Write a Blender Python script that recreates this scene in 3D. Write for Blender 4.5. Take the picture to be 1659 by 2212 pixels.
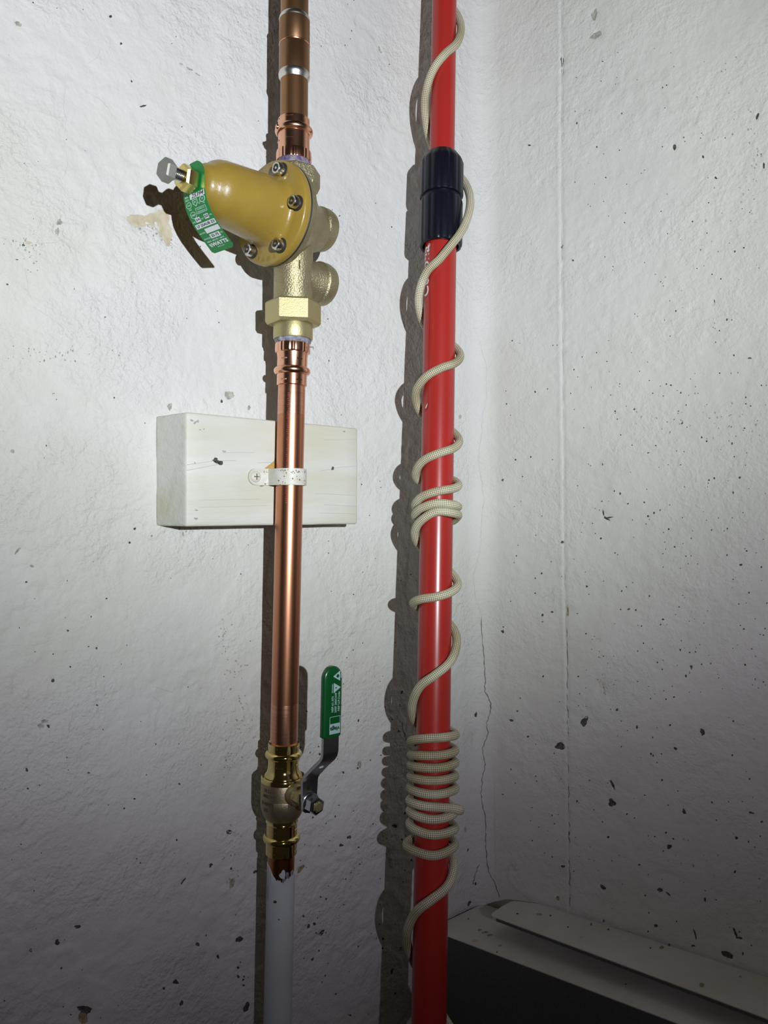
import bpy, bmesh, math, random
import numpy as np
from mathutils import Vector, Matrix

for o in list(bpy.data.objects):
    bpy.data.objects.remove(o)
S = bpy.context.scene
COL = S.collection
H = 1.35            # lens height above the floor, metres
F = 1600.0          # focal length in pixels of the 1659 x 2212 frame
CX, CY = 829.5, 1106.0
R_ = math.radians

def V(x, d, z):     # millimetres: right of lens, depth from lens, height over lens
    return Vector((x / 1000, d / 1000, z / 1000 + H))

# ------------------------------------------------------------------ camera, world, lamp, exposure
cam = bpy.data.cameras.new('camera')
cam.sensor_fit = 'HORIZONTAL'; cam.sensor_width = 36.0
cam.lens = 36.0 * F / 1659.0
cam.clip_start = 0.01
co = bpy.data.objects.new('camera', cam); COL.objects.link(co)
co.location = (0, 0, H); co.rotation_euler = (R_(90), 0, 0)
S.camera = co

W = bpy.data.worlds.new('dim_room'); S.world = W; W.use_nodes = True
bg = W.node_tree.nodes['Background']
bg.inputs[0].default_value = (1.0, 0.78, 0.60, 1)
bg.inputs[1].default_value = 0.013

LAMP = (282, -400, 85)
AIM = (6, 561, 297)
ld = bpy.data.lights.new('torch', 'SPOT')
ld.energy = 59.0; ld.color = (0.955, 1.0, 1.075); ld.shadow_soft_size = 0.006; ld.spot_size = R_(100); ld.spot_blend = 0.15
lo = bpy.data.objects.new('torch', ld); COL.objects.link(lo)
lo.location = V(*LAMP)
lo.rotation_euler = (V(*AIM) - V(*LAMP)).to_track_quat('-Z', 'Y').to_euler()
ld.use_nodes = True
nt = ld.node_tree; em = nt.nodes['Emission']
tc = nt.nodes.new('ShaderNodeTexCoord'); sp = nt.nodes.new('ShaderNodeSeparateXYZ')
nt.links.new(tc.outputs['Normal'], sp.inputs[0])
ab = nt.nodes.new('ShaderNodeMath'); ab.operation = 'ABSOLUTE'; nt.links.new(sp.outputs['Z'], ab.inputs[0])
ac = nt.nodes.new('ShaderNodeMath'); ac.operation = 'ARCCOSINE'; nt.links.new(ab.outputs[0], ac.inputs[0])
mr = nt.nodes.new('ShaderNodeMapRange'); mr.inputs['From Max'].default_value = R_(50); nt.links.new(ac.outputs[0], mr.inputs['Value'])
rp = nt.nodes.new('ShaderNodeValToRGB'); nt.links.new(mr.outputs[0], rp.inputs[0])
el = rp.color_ramp.elements
BEAM = [(0.0, (0.985, 1.0, 1.035)), (0.20, (0.975, 0.995, 1.02)), (0.34, (0.86, 0.885, 0.875)), (0.42, (0.66, 0.685, 0.665)), (0.50, (0.425, 0.435, 0.435)),
        (0.56, (0.288, 0.282, 0.300)), (0.63, (0.166, 0.156, 0.175)), (0.70, (0.102, 0.094, 0.109)), (0.78, (0.052, 0.047, 0.055)), (0.90, (0.027, 0.024, 0.027)), (1.0, (0.018, 0.016, 0.017))]
while len(el) < len(BEAM): el.new(0.5)
for e, (p, c) in zip(el, BEAM):
    e.position = p; e.color = (*c, 1)
nt.links.new(rp.outputs[0], em.inputs[0]); em.inputs[1].default_value = 1.0

S.view_settings.view_transform = 'Standard'; S.view_settings.look = 'None'
S.view_settings.gamma = 1.0; S.view_settings.use_curve_mapping = False
S.view_settings.exposure = 0.0

# ------------------------------------------------------------------ material helpers
def new_mat(name):
    m = bpy.data.materials.new(name); m.use_nodes = True
    t = m.node_tree
    return m, t, t.nodes['Principled BSDF']

def N(t, kind, **kw):
    n = t.nodes.new('ShaderNode' + kind)
    for k, v in kw.items():
        if k.startswith('i_'):
            n.inputs[k[2:].replace('_', ' ')].default_value = v
        else: setattr(n, k, v)
    return n

def noise(t, scale, detail=3, stretch=None, rough=0.5):
    tc = N(t, 'TexCoord'); mp = N(t, 'Mapping')
    t.links.new(tc.outputs['Object'], mp.inputs[0])
    if stretch: mp.inputs['Scale'].default_value = stretch
    n = N(t, 'TexNoise', i_Scale=scale, i_Detail=detail, i_Roughness=rough)
    t.links.new(mp.outputs[0], n.inputs['Vector'])
    return n

def ramp(t, src, stops):
    r = N(t, 'ValToRGB'); e = r.color_ramp.elements
    while len(e) < len(stops): e.new(0.5)
    for q, (p, c) in zip(e, stops):
        q.position = p; q.color = (c[0], c[1], c[2], 1)
    t.links.new(src, r.inputs[0]); return r

def simple(name, c, rough, metal=0.0, c2=None, cs=60, lohi=(0.35, 0.65), bump=None, stretch=None, coat=0, spec=0.5, bstretch=None, aniso=0, detail=4):
    m, t, b = new_mat(name)
    b.inputs['Base Color'].default_value = (*c, 1); b.inputs['Roughness'].default_value = rough
    b.inputs['Metallic'].default_value = metal; b.inputs['Coat Weight'].default_value = coat
    b.inputs['Specular IOR Level'].default_value = spec
    b.inputs['Anisotropic'].default_value = aniso
    if coat: b.inputs['Coat Roughness'].default_value = 0.12
    if c2:
        n = noise(t, cs, detail, stretch)
        r = ramp(t, n.outputs['Fac'], [(lohi[0], c), (lohi[1], c2)])
        t.links.new(r.outputs[0], b.inputs['Base Color'])
    if bump:                                    # list of (scale, strength, mm)
        prev = None
        for sc, st, mm in bump:
            n = noise(t, sc, 3, bstretch); bp = N(t, 'Bump', i_Strength=st, i_Distance=mm / 1000)
            t.links.new(n.outputs['Fac'], bp.inputs['Height'])
            if prev: t.links.new(prev.outputs[0], bp.inputs['Normal'])
            prev = bp
        t.links.new(prev.outputs[0], b.inputs['Normal'])
    return m

def wall_material(name, c, c2, stain, grit=0.8):
    m, t, b = new_mat(name)
    n1 = noise(t, 7, 5, None, 0.6)
    r1 = ramp(t, n1.outputs['Fac'], [(0.30, c2), (0.62, c)])
    n2 = noise(t, 3.2, 6, None, 0.62)
    r2 = ramp(t, n2.outputs['Fac'], [(0.55, (0, 0, 0)), (0.78, (1, 1, 1))])
    mx = N(t, 'Mix', data_type='RGBA'); t.links.new(r2.outputs[0], mx.inputs['Factor'])
    t.links.new(r1.outputs[0], mx.inputs['A']); mx.inputs['B'].default_value = (*stain, 1)
    # tiny dark specks of dust caught in the paint
    n3 = noise(t, 420, 2, None, 0.5)
    r3 = ramp(t, n3.outputs['Fac'], [(0.735, (0, 0, 0)), (0.80, (0.6, 0.6, 0.6))])
    mx2 = N(t, 'Mix', data_type='RGBA'); t.links.new(r3.outputs[0], mx2.inputs['Factor'])
    t.links.new(mx.outputs['Result'], mx2.inputs['A']); mx2.inputs['B'].default_value = (0.30, 0.29, 0.27, 1)
    t.links.new(mx2.outputs['Result'], b.inputs['Base Color'])
    b.inputs['Roughness'].default_value = 0.62; b.inputs['Specular IOR Level'].default_value = 0.35
    prev = None
    mk_ = noise(t, 11, 4, None, 0.6); mr_ = ramp(t, mk_.outputs['Fac'], [(0.42, (0.28, 0.28, 0.28)), (0.58, (1, 1, 1))])
    for sc, st, mm, patchy in ((85, 0.7, 1.6, False), (210, 0.9, 2.2 * grit, True), (420, 0.8, 0.8 * grit, True), (1100, 0.5, 0.2, False)):
        n = noise(t, sc, 3); bp = N(t, 'Bump', i_Strength=st, i_Distance=mm / 1000)
        src = n.outputs['Fac']
        if patchy:
            mu = N(t, 'Math', operation='MULTIPLY'); t.links.new(src, mu.inputs[0]); t.links.new(mr_.outputs[0], mu.inputs[1]); src = mu.outputs[0]
        t.links.new(src, bp.inputs['Height'])
        if prev: t.links.new(prev.outputs[0], bp.inputs['Normal'])
        prev = bp
    t.links.new(prev.outputs[0], b.inputs['Normal'])
    return m

def rope_material():
    m, t, b = new_mat('braided_cord')
    uv = N(t, 'UVMap'); sp = N(t, 'SeparateXYZ'); t.links.new(uv.outputs[0], sp.inputs[0])
    def M(op, a, bb=None):
        n = N(t, 'Math', operation=op)
        for i, q in enumerate((a, bb)):
            if q is None: continue
            if isinstance(q, (int, float)): n.inputs[i].default_value = q
            else: t.links.new(q, n.inputs[i])
        return n.outputs[0]
    u = M('MULTIPLY', sp.outputs[0], 2 * math.pi * 7); v = M('MULTIPLY', sp.outputs[1], 2 * math.pi / 3.0)
    s1 = M('SINE', M('ADD', u, v)); s2 = M('SINE', M('SUBTRACT', u, v))
    p = M('ADD', M('MULTIPLY', M('MULTIPLY', s1, s2), 0.5), 0.5)
    r = ramp(t, p, [(0.10, (0.13, 0.115, 0.062)), (0.36, (0.47, 0.42, 0.28)), (0.72, (0.78, 0.73, 0.57))])
    n = noise(t, 25, 3)
    r2 = ramp(t, n.outputs['Fac'], [(0.35, (0.66, 0.62, 0.50)), (0.65, (1.0, 1.0, 0.98))])
    mx = N(t, 'Mix', data_type='RGBA', blend_type='MULTIPLY'); mx.inputs['Factor'].default_value = 1
    t.links.new(r.outputs[0], mx.inputs['A']); t.links.new(r2.outputs[0], mx.inputs['B'])
    t.links.new(mx.outputs['Result'], b.inputs['Base Color'])
    b.inputs['Roughness'].default_value = 0.5
    bp = N(t, 'Bump', i_Strength=0.7, i_Distance=0.0005); t.links.new(p, bp.inputs['Height'])
    t.links.new(bp.outputs[0], b.inputs['Normal'])
    return m

MT = dict(
    wall_l=wall_material('painted_concrete_left', (0.645, 0.632, 0.595), (0.60, 0.585, 0.54), (0.60, 0.575, 0.485)),
    wall_r=wall_material('painted_concrete_right', (0.64, 0.625, 0.575), (0.585, 0.57, 0.52), (0.585, 0.555, 0.455), 0.5),
    floor=simple('grey_concrete_floor', (0.22, 0.21, 0.20), 0.8, c2=(0.32, 0.31, 0.29), cs=9),
    pit=simple('dark_hollow', (0.045, 0.042, 0.036), 0.9, c2=(0.11, 0.10, 0.085), cs=260),
    pit_grey=simple('grey_chip', (0.26, 0.25, 0.215), 0.9, c2=(0.46, 0.44, 0.38), cs=300),
    pit_light=simple('pale_scar', (0.66, 0.65, 0.58), 0.85, c2=(0.50, 0.48, 0.40), cs=300, bump=[(300, 0.8, 0.8)]),
    bare=simple('bare_tan_plaster', (0.45, 0.385, 0.25), 0.9, c2=(0.57, 0.51, 0.37), cs=120, bump=[(300, 0.8, 0.6)]),
    crack=simple('crack_line', (0.27, 0.26, 0.25), 0.9, c2=(0.10, 0.095, 0.09), cs=60),
    crack_faint=simple('faint_crack_line', (0.50, 0.49, 0.46), 0.9, c2=(0.60, 0.59, 0.56), cs=80),
    copper=simple('bright_copper', (0.64, 0.285, 0.165), 0.31, 1.0, c2=(0.54, 0.235, 0.135), cs=30, stretch=(3, 3, 0.35), bump=[(900, 0.05, 0.05)]),
    copper_sand=simple('sanded_copper', (0.76, 0.38, 0.25), 0.27, 1.0, c2=(0.62, 0.295, 0.185), cs=260, stretch=(0.12, 0.12, 4), bump=[(420, 0.5, 0.06)], bstretch=(0.05, 0.05, 3)),
    copper_fit=simple('press_copper', (0.86, 0.48, 0.32), 0.22, 1.0, c2=(0.78, 0.40, 0.26), cs=40),
    copper_old=simple('tarnished_copper', (0.40, 0.205, 0.09), 0.36, 0.92, c2=(0.24, 0.135, 0.075), cs=38, lohi=(0.3, 0.72), stretch=(1, 1, 0.6), bump=[(300, 0.1, 0.1)]),
    solder=simple('silver_solder', (0.72, 0.71, 0.66), 0.3, 1.0, bump=[(200, 0.4, 0.5)]),
    brass_cast=simple('cast_brass', (0.43, 0.38, 0.225), 0.45, 0.85, c2=(0.36, 0.31, 0.175), cs=80, bump=[(800, 1.0, 0.6), (300, 0.4, 0.4)]),
    brass=simple('machined_brass', (0.48, 0.42, 0.21), 0.46, 0.85, bump=[(1100, 0.6, 0.25)]),
    brass_pol=simple('polished_brass', (0.78, 0.64, 0.27), 0.09, 1.0, bump=[(60, 0.10, 0.4)]),
    brass_yel=simple('yellow_brass', (0.72, 0.58, 0.20), 0.22, 1.0),
    brass_dull=simple('dull_nickel_brass', (0.34, 0.28, 0.17), 0.42, 0.85, bump=[(500, 0.5, 0.3)]),
    bell=simple('mustard_epoxy', (0.315, 0.208, 0.034), 0.36, 0.0, c2=(0.29, 0.19, 0.03), cs=50, coat=0.25, bump=[(420, 0.35, 0.5)]),
    gasket=simple('black_gasket', (0.012, 0.012, 0.012), 0.6),
    steel=simple('stainless_steel', (0.62, 0.60, 0.56), 0.24, 1.0),
    steel_dark=simple('dull_bolt_steel', (0.31, 0.30, 0.255), 0.55, 0.6, bump=[(300, 0.25, 0.2)]),
    recess=simple('dark_recess', (0.02, 0.018, 0.014), 0.6),
    chrome=simple('zinc_plate', (0.62, 0.66, 0.70), 0.16, 1.0),
    zinc=simple('grey_zinc_lever', (0.50, 0.50, 0.51), 0.30, 1.0, bump=[(300, 0.1, 0.1)]),
    green_tag=simple('green_tag', (0.006, 0.20, 0.040), 0.45),
    green_grip=simple('green_vinyl', (0.003, 0.075, 0.016), 0.30, coat=0.3),
    white_ink=simple('white_ink', (0.72, 0.75, 0.74), 0.5),
    pale_ink=simple('pale_print', (0.52, 0.70, 0.60), 0.5),
    black_ink=simple('black_ink', (0.03, 0.03, 0.03), 0.6),
    red=simple('red_pole_enamel', (0.39, 0.023, 0.018), 0.28, c2=(0.365, 0.025, 0.019), cs=20, bump=[(500, 0.06, 0.1)]),
    red_film=simple('red_film_edge', (0.36, 0.012, 0.014), 0.3),
    black=simple('black_plastic', (0.006, 0.006, 0.012), 0.34, spec=0.35),
    red_ink=simple('red_stencil', (0.62, 0.09, 0.09), 0.4, 0.5),
    rope=rope_material(),
    wood=simple('white_painted_wood', (0.66, 0.65, 0.59), 0.55, c2=(0.57, 0.545, 0.415), cs=9, lohi=(0.40, 0.66), stretch=(0.6, 3, 3.5), bump=[(110, 0.8, 1.0), (500, 0.6, 0.4)], bstretch=(0.16, 1, 1.6), detail=6),
    wood_bare=simple('bare_ochre_wood', (0.42, 0.25, 0.06), 0.8, c2=(0.55, 0.36, 0.12), cs=200),
    strap=simple('white_painted_steel', (0.68, 0.67, 0.61), 0.5, c2=(0.59, 0.56, 0.46), cs=150),
    rust=simple('rust', (0.34, 0.17, 0.03), 0.8, c2=(0.15, 0.07, 0.02), cs=500),
    paint_pipe=simple('white_pipe_paint', (0.55, 0.585, 0.575), 0.45, c2=(0.50, 0.53, 0.52), cs=30, bump=[(120, 0.3, 0.3)]),
    seal=simple('blue_grey_sealant', (0.13, 0.13, 0.16), 0.6, c2=(0.30, 0.29, 0.33), cs=300, bump=[(400, 1, 0.8)]),
    primer=simple('purple_primer', (0.07, 0.05, 0.17), 0.5, c2=(0.28, 0.24, 0.24), cs=250),
    ledge=simple('dusty_white_panel', (0.60, 0.60, 0.545), 0.55, c2=(0.52, 0.50, 0.42), cs=14, bump=[(300, 0.15, 0.2)]),
    ledge_dark=simple('dark_grey_front', (0.070, 0.072, 0.066), 0.75, c2=(0.095, 0.097, 0.09), cs=700, bump=[(900, 0.4, 0.2)]),
    stain=simple('brown_stain', (0.22, 0.15, 0.06), 0.8, c2=(0.42, 0.34, 0.2), cs=300),
)

# ------------------------------------------------------------------ mesh helpers (millimetres in, metres out)
def mk(name, verts, faces, mat, parent=None, smooth=True, sharp=35, loc=None, rotz=None):
    me = bpy.data.meshes.new(name)
    v = np.asarray(verts, float) / 1000.0
    me.from_pydata([tuple(p) for p in v], [], [tuple(f) for f in faces])
    me.materials.append(MT[mat]); me.update()
    if smooth:
        me.shade_smooth(); me.set_sharp_from_angle(angle=R_(sharp))
    o = bpy.data.objects.new(name, me); COL.objects.link(o)
    if parent is not None: o.parent = parent
    if loc is not None: o.location = loc
    if rotz is not None: o.rotation_euler = (0, 0, rotz)
    return o

def tag(o, label, cat, group=None):
    o['label'] = label; o['category'] = cat
    if group: o['group'] = group
    return o

def empty(name, loc, rot=(0, 0, 0), label=None, cat=None, group=None):
    o = bpy.data.objects.new(name, None); COL.objects.link(o)
    o.empty_display_size = 0.02; o.location = loc; o.rotation_euler = rot
    if label: tag(o, label, cat, group)
    return o

def lathe_data(prof, n=64, cap=True, rad=None, phase=0.0):
    """prof: list of (r, z); rad(k, r, z) may modulate the radius."""
    vs, fs = [], []
    for (r, z) in prof:
        for k in range(n):
            a = 2 * math.pi * k / n + phase
            q = rad(k, r, z) if rad else r
            vs.append((q * math.cos(a), q * math.sin(a), z))
    for i in range(len(prof) - 1):
        for k in range(n):
            k2 = (k + 1) % n
            fs.append((i * n + k, i * n + k2, (i + 1) * n + k2, (i + 1) * n + k))
    if prof[0][1] > prof[-1][1]: fs = [f[::-1] for f in fs]
    if cap:
        up = prof[-1][1] >= prof[0][1]
        a = list(range(n)); b = list(range((len(prof) - 1) * n, len(prof) * n))
        fs.append(a[::-1] if up else a); fs.append(b if up else b[::-1])
    return np.array(vs), fs

def frame(axis, up=(0, 0, 1)):
    z = Vector(axis).normalized(); x = Vector(up).cross(z).normalized(); y = z.cross(x)
    return np.array([x, y, z])          # rows

def along(data, axis, origin=(0, 0, 0), up=(0, 0, 1)):
    v, f = data
    return v @ frame(axis, up) + np.array(origin), f

def torus_prof(r0, zc, rb, steps=9, top=True):
    """half round bead bulging out from radius r0 to r0+rb, centred on zc, going down"""
    return [(r0 + rb * math.sin(math.pi * i / (steps - 1)), zc + rb * 1.15 * math.cos(math.pi * i / (steps - 1))) for i in range(steps)]

def prism(poly, z0, z1):
    n = len(poly)
    vs = [(x, y, z0) for x, y in poly] + [(x, y, z1) for x, y in poly]
    fs = [tuple(range(n))[::-1], tuple(range(n, 2 * n))] + [(i, (i + 1) % n, n + (i + 1) % n, n + i) for i in range(n)]
    return np.array(vs, float), fs

def box(x0, x1, y0, y1, z0, z1, bev=0.0, seg=2):
    bm = bmesh.new(); bmesh.ops.create_cube(bm, size=1)
    for v in bm.verts:
        v.co = Vector(((x0 + x1) / 2 + v.co.x * (x1 - x0), (y0 + y1) / 2 + v.co.y * (y1 - y0), (z0 + z1) / 2 + v.co.z * (z1 - z0)))
    if bev: bmesh.ops.bevel(bm, geom=list(bm.edges), offset=bev, segments=seg, profile=0.5, affect='EDGES')
    bm.verts.index_update()
    vs = np.array([v.co[:] for v in bm.verts]); fs = [tuple(v.index for v in f.verts) for f in bm.faces]
    bm.free(); return vs, fs

def tube(pts, r, n=12, cap=True):
    pts = [Vector(p) for p in pts]; vs, fs = [], []
    nrm = None
    for i, p in enumerate(pts):
        tg = (pts[min(i + 1, len(pts) - 1)] - pts[max(i - 1, 0)]).normalized()
        if nrm is None: nrm = tg.orthogonal().normalized()
        nrm = (nrm - tg * nrm.dot(tg)).normalized(); bn = tg.cross(nrm)
        rr = r[i] if hasattr(r, '__len__') else r
        for k in range(n):
            a = 2 * math.pi * k / n
            vs.append(p + (nrm * math.cos(a) + bn * math.sin(a)) * rr)
    for i in range(len(pts) - 1):
        for k in range(n):
            fs.append((i * n + k, i * n + (k + 1) % n, (i + 1) * n + (k + 1) % n, (i + 1) * n + k))
    if cap:
        fs.append(tuple(range(n))[::-1]); fs.append(tuple(range((len(pts) - 1) * n, len(pts) * n)))
    return np.array([v[:] for v in vs]), fs

def join(*parts):
    vs, fs, k = [], [], 0
    for v, f in parts:
        vs.append(np.asarray(v, float)); fs += [tuple(i + k for i in q) for q in f]; k += len(v)
    return np.concatenate(vs), fs

_tc = {}
def text(body, size, bold=0.0, shear=0.0, sx=1.0):
    """flat lettering centred on the origin, x right, y up, in mm"""
    key = (body, size, bold, shear, sx)
    if key in _tc: return _tc[key]
    c = bpy.data.curves.new('lettering', 'FONT'); c.body = body; c.size = size
    c.align_x = 'CENTER'; c.align_y = 'CENTER'; c.resolution_u = 3; c.offset = bold * size; c.shear = shear
    o = bpy.data.objects.new('lettering', c); COL.objects.link(o)
    bpy.context.view_layer.update()
    me = bpy.data.meshes.new_from_object(o.evaluated_get(bpy.context.evaluated_depsgraph_get()))
    v = np.array([q.co[:] for q in me.vertices]); f = [tuple(p.vertices) for p in me.polygons]
    bpy.data.objects.remove(o); bpy.data.meshes.remove(me); bpy.data.curves.remove(c)
    v[:, 0] *= sx
    _tc[key] = (v, f); return v, f

def xf2(data, dx=0, dy=0, rot=0):
    v, f = data; c, s = math.cos(rot), math.sin(rot)
    w = v.copy(); w[:, 0] = v[:, 0] * c - v[:, 1] * s + dx; w[:, 1] = v[:, 0] * s + v[:, 1] * c + dy
    return w, f

def rect2(x0, x1, y0, y1, nx=1, ny=1):
    xs = np.linspace(x0, x1, nx + 1); ys = np.linspace(y0, y1, ny + 1)
    vs = [(x, y, 0) for y in ys for x in xs]; k = nx + 1
    fs = [(j * k + i, j * k + i + 1, (j + 1) * k + i + 1, (j + 1) * k + i) for j in range(ny) for i in range(nx)]
    return np.array(vs, float), fs

def ring2(cx, cy, r0, r1, n=24, sx=1.0):
    vs, fs = [], []
    for r in (r0, r1):
        for k in range(n):
            a = 2 * math.pi * k / n; vs.append((cx + sx * r * math.cos(a), cy + r * math.sin(a), 0))
    for k in range(n): fs.append((k, (k + 1) % n, n + (k + 1) % n, n + k))
    return np.array(vs), fs

def frame2(x0, x1, y0, y1, w):
    return join(rect2(x0, x1, y0, y0 + w), rect2(x0, x1, y1 - w, y1), rect2(x0, x0 + w, y0, y1), rect2(x1 - w, x1, y0, y1))

def poly2(pts):
    return np.array([(x, y, 0) for x, y in pts], float), [tuple(range(len(pts)))]

def blob(cx, cy, w, h, rng, rough=0.35, n=14, slant=0.0):
    ph = rng.random() * 6.28; pts = []
    a1, a2, a3 = (rng.uniform(-1, 1) for _ in range(3))
    for k in range(n):
        a = 2 * math.pi * k / n
        q = 1 + rough * (0.5 * a1 * math.sin(2 * a + ph) + 0.4 * a2 * math.sin(3 * a + 2 * ph) + 0.3 * a3 * math.sin(5 * a) + rng.uniform(-0.3, 0.3))
        x = 0.5 * w * q * math.cos(a); y = 0.5 * h * q * math.sin(a)
        pts.append((cx + x * math.cos(slant) - y * math.sin(slant), cy + x * math.sin(slant) + y * math.cos(slant)))
    return pts

# ------------------------------------------------------------------ the two walls (concrete corner with a rounded fillet)
e1 = np.array([math.sin(R_(49.3)), math.cos(R_(49.3))])          # along left wall, towards the corner (x, depth)
nL = np.array([e1[1], -e1[0]])
e2 = np.array([math.sin(R_(54.9)), -math.cos(R_(54.9))])         # along right wall, away from the corner
nR = np.array([e2[1], -e2[0]]); nR = nR if nR @ np.array([0, -1]) > 0 else -nR
Q = np.array([-174.5, 589.8])
tu = (0.13125 * Q[1] - Q[0]) / (e1[0] - 0.13125 * e1[1])
C = Q + tu * e1                                                   # corner apex
RF = 30.0
turn = math.acos(max(-1, min(1, float((-nL) @ (-nR)))))
TT = RF * math.tan(turn / 2); LARC = RF * turn
TL = C - TT * e1; TR = C + TT * e2; AC = TL + RF * nL

_rng = np.random.default_rng(7)
_lat = _rng.random((6, 128, 128))
def vn(x, y, k=0):
    L = _lat[k]; xi = np.floor(x).astype(int); yi = np.floor(y).astype(int)
    fx = x - xi; fy = y - yi; fx = fx * fx * (3 - 2 * fx); fy = fy * fy * (3 - 2 * fy)
    a = L[xi % 128, yi % 128]; b = L[(xi + 1) % 128, yi % 128]; c = L[xi % 128, (yi + 1) % 128]; d = L[(xi + 1) % 128, (yi + 1) % 128]
    return (a + (b - a) * fx) * (1 - fy) + (c + (d - c) * fx) * fy
def fbm(x, y, k=0, o=4, g=0.5):
    s = 0; a = 1.0; t = 0
    for i in range(o):
        s = s + a * vn(x * 2 ** i + 17 * i, y * 2 ** i + 31 * i, (k + i) % 6); t += a; a *= g
    return s / t
def sst(a, b, x):
    q = np.clip((x - a) / (b - a), 0, 1); return q * q * (3 - 2 * q)

SEAM = [(0, 1213), (150, 1213.5), (300, 1212), (500, 1213), (800, 1216), (1100, 1219), (1250, 1220), (1320, 1222), (1500, 1226), (1620, 1226), (1750, 1229), (1960, 1231)]

def ray_wall(px, py):
    """pixel -> (t, z) on the corner profile"""
    q = (px - CX) / F
    t = (q * TL[1] - TL[0]) / (e1[0] - q * e1[1])
    if t <= 0: p = TL + t * e1
    else:
        w = (q * TR[1] - TR[0]) / (e2[0] - q * e2[1])
        if w >= 0: p = TR + w * e2; t = LARC + w
        else:
            lo_, hi_ = 0.0, LARC
            for _ in range(40):
                m = (lo_ + hi_) / 2; a = m / RF; p = AC + RF * (-nL * math.cos(a) + e1 * math.sin(a))
                if p[0] / p[1] < q: lo_ = m
                else: hi_ = m
            t = lo_
    return t, -(py - CY) / F * p[1]

_seam = np.array([ray_wall(x, y) for y, x in SEAM])[::-1]
PITS = []      # (t, z, radius, depth) hollows pressed into the surface

def height(t, z):
    t = np.asarray(t, float); z = np.asarray(z, float)
    x = t + 3000.0; y = z + 3000.0
    left = 1 - sst(-20, 6, t); right = sst(LARC - 4, LARC + 14, t)
    amp = 0.14 + 1.15 * left + 0.50 * right
    h = amp * (1.5 * (fbm(x / 120, y / 120, 0, 3) - 0.5) + 1.15 * (fbm(x / 30, y / 34, 1, 3) - 0.5))
    patch = sst(0.45, 0.62, fbm(x / 70, y / 70, 4, 3))
    h = h + amp * (0.25 + 0.9 * patch) * 1.25 * (fbm(x / 9.0, y / 8.0, 2, 3) - 0.5)
    # flaked paint layers leave fine steps
    c = fbm(x / 95 + 5, y / 95 + 9, 3, 4) * 7.0
    fr = c - np.floor(c)
    h = h + amp * 0.40 * (np.floor(c) % 2 * 0 + sst(0.0, 0.05, fr) - fr)
    ts = np.interp(z, _seam[:, 1], _seam[:, 0]) + 1.0 * (fbm(y / 14, y * 0, 5, 2) - 0.5)
    d = t - ts
    near = right * np.exp(-(d / 1.6) ** 2)
    h = h - 0.9 * near + right * 0.5 * np.exp(-((d + 3.2) / 2.2) ** 2)
    for (pt, pz, pr, pd) in PITS:
        m = ((t - pt) ** 2 + (z - pz) ** 2) < (3 * pr) ** 2
        if m.any():
            h = h - m * pd * np.exp(-((t - pt) ** 2 + (z - pz) ** 2) / (pr * pr))
    return h

def prof(t):
    t = np.atleast_1d(np.asarray(t, float))
    a = np.clip(t, 0, LARC) / RF
    arc = AC[None] + RF * (-nL[None] * np.cos(a)[:, None] + e1[None] * np.sin(a)[:, None])
    n = (nL[None] * np.cos(a)[:, None] - e1[None] * np.sin(a)[:, None])
    p = arc + np.minimum(t, 0)[:, None] * e1[None] + np.maximum(t - LARC, 0)[:, None] * e2[None]
    return p, n

def wall_pts(t, z, eps=0.0):
    t = np.asarray(t, float); z = np.asarray(z, float)
    p, n = prof(t); h = height(t, z) + eps
    q = p + n * h[:, None]
    return np.stack([q[:, 0], q[:, 1], z + H * 1000], 1)

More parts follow.
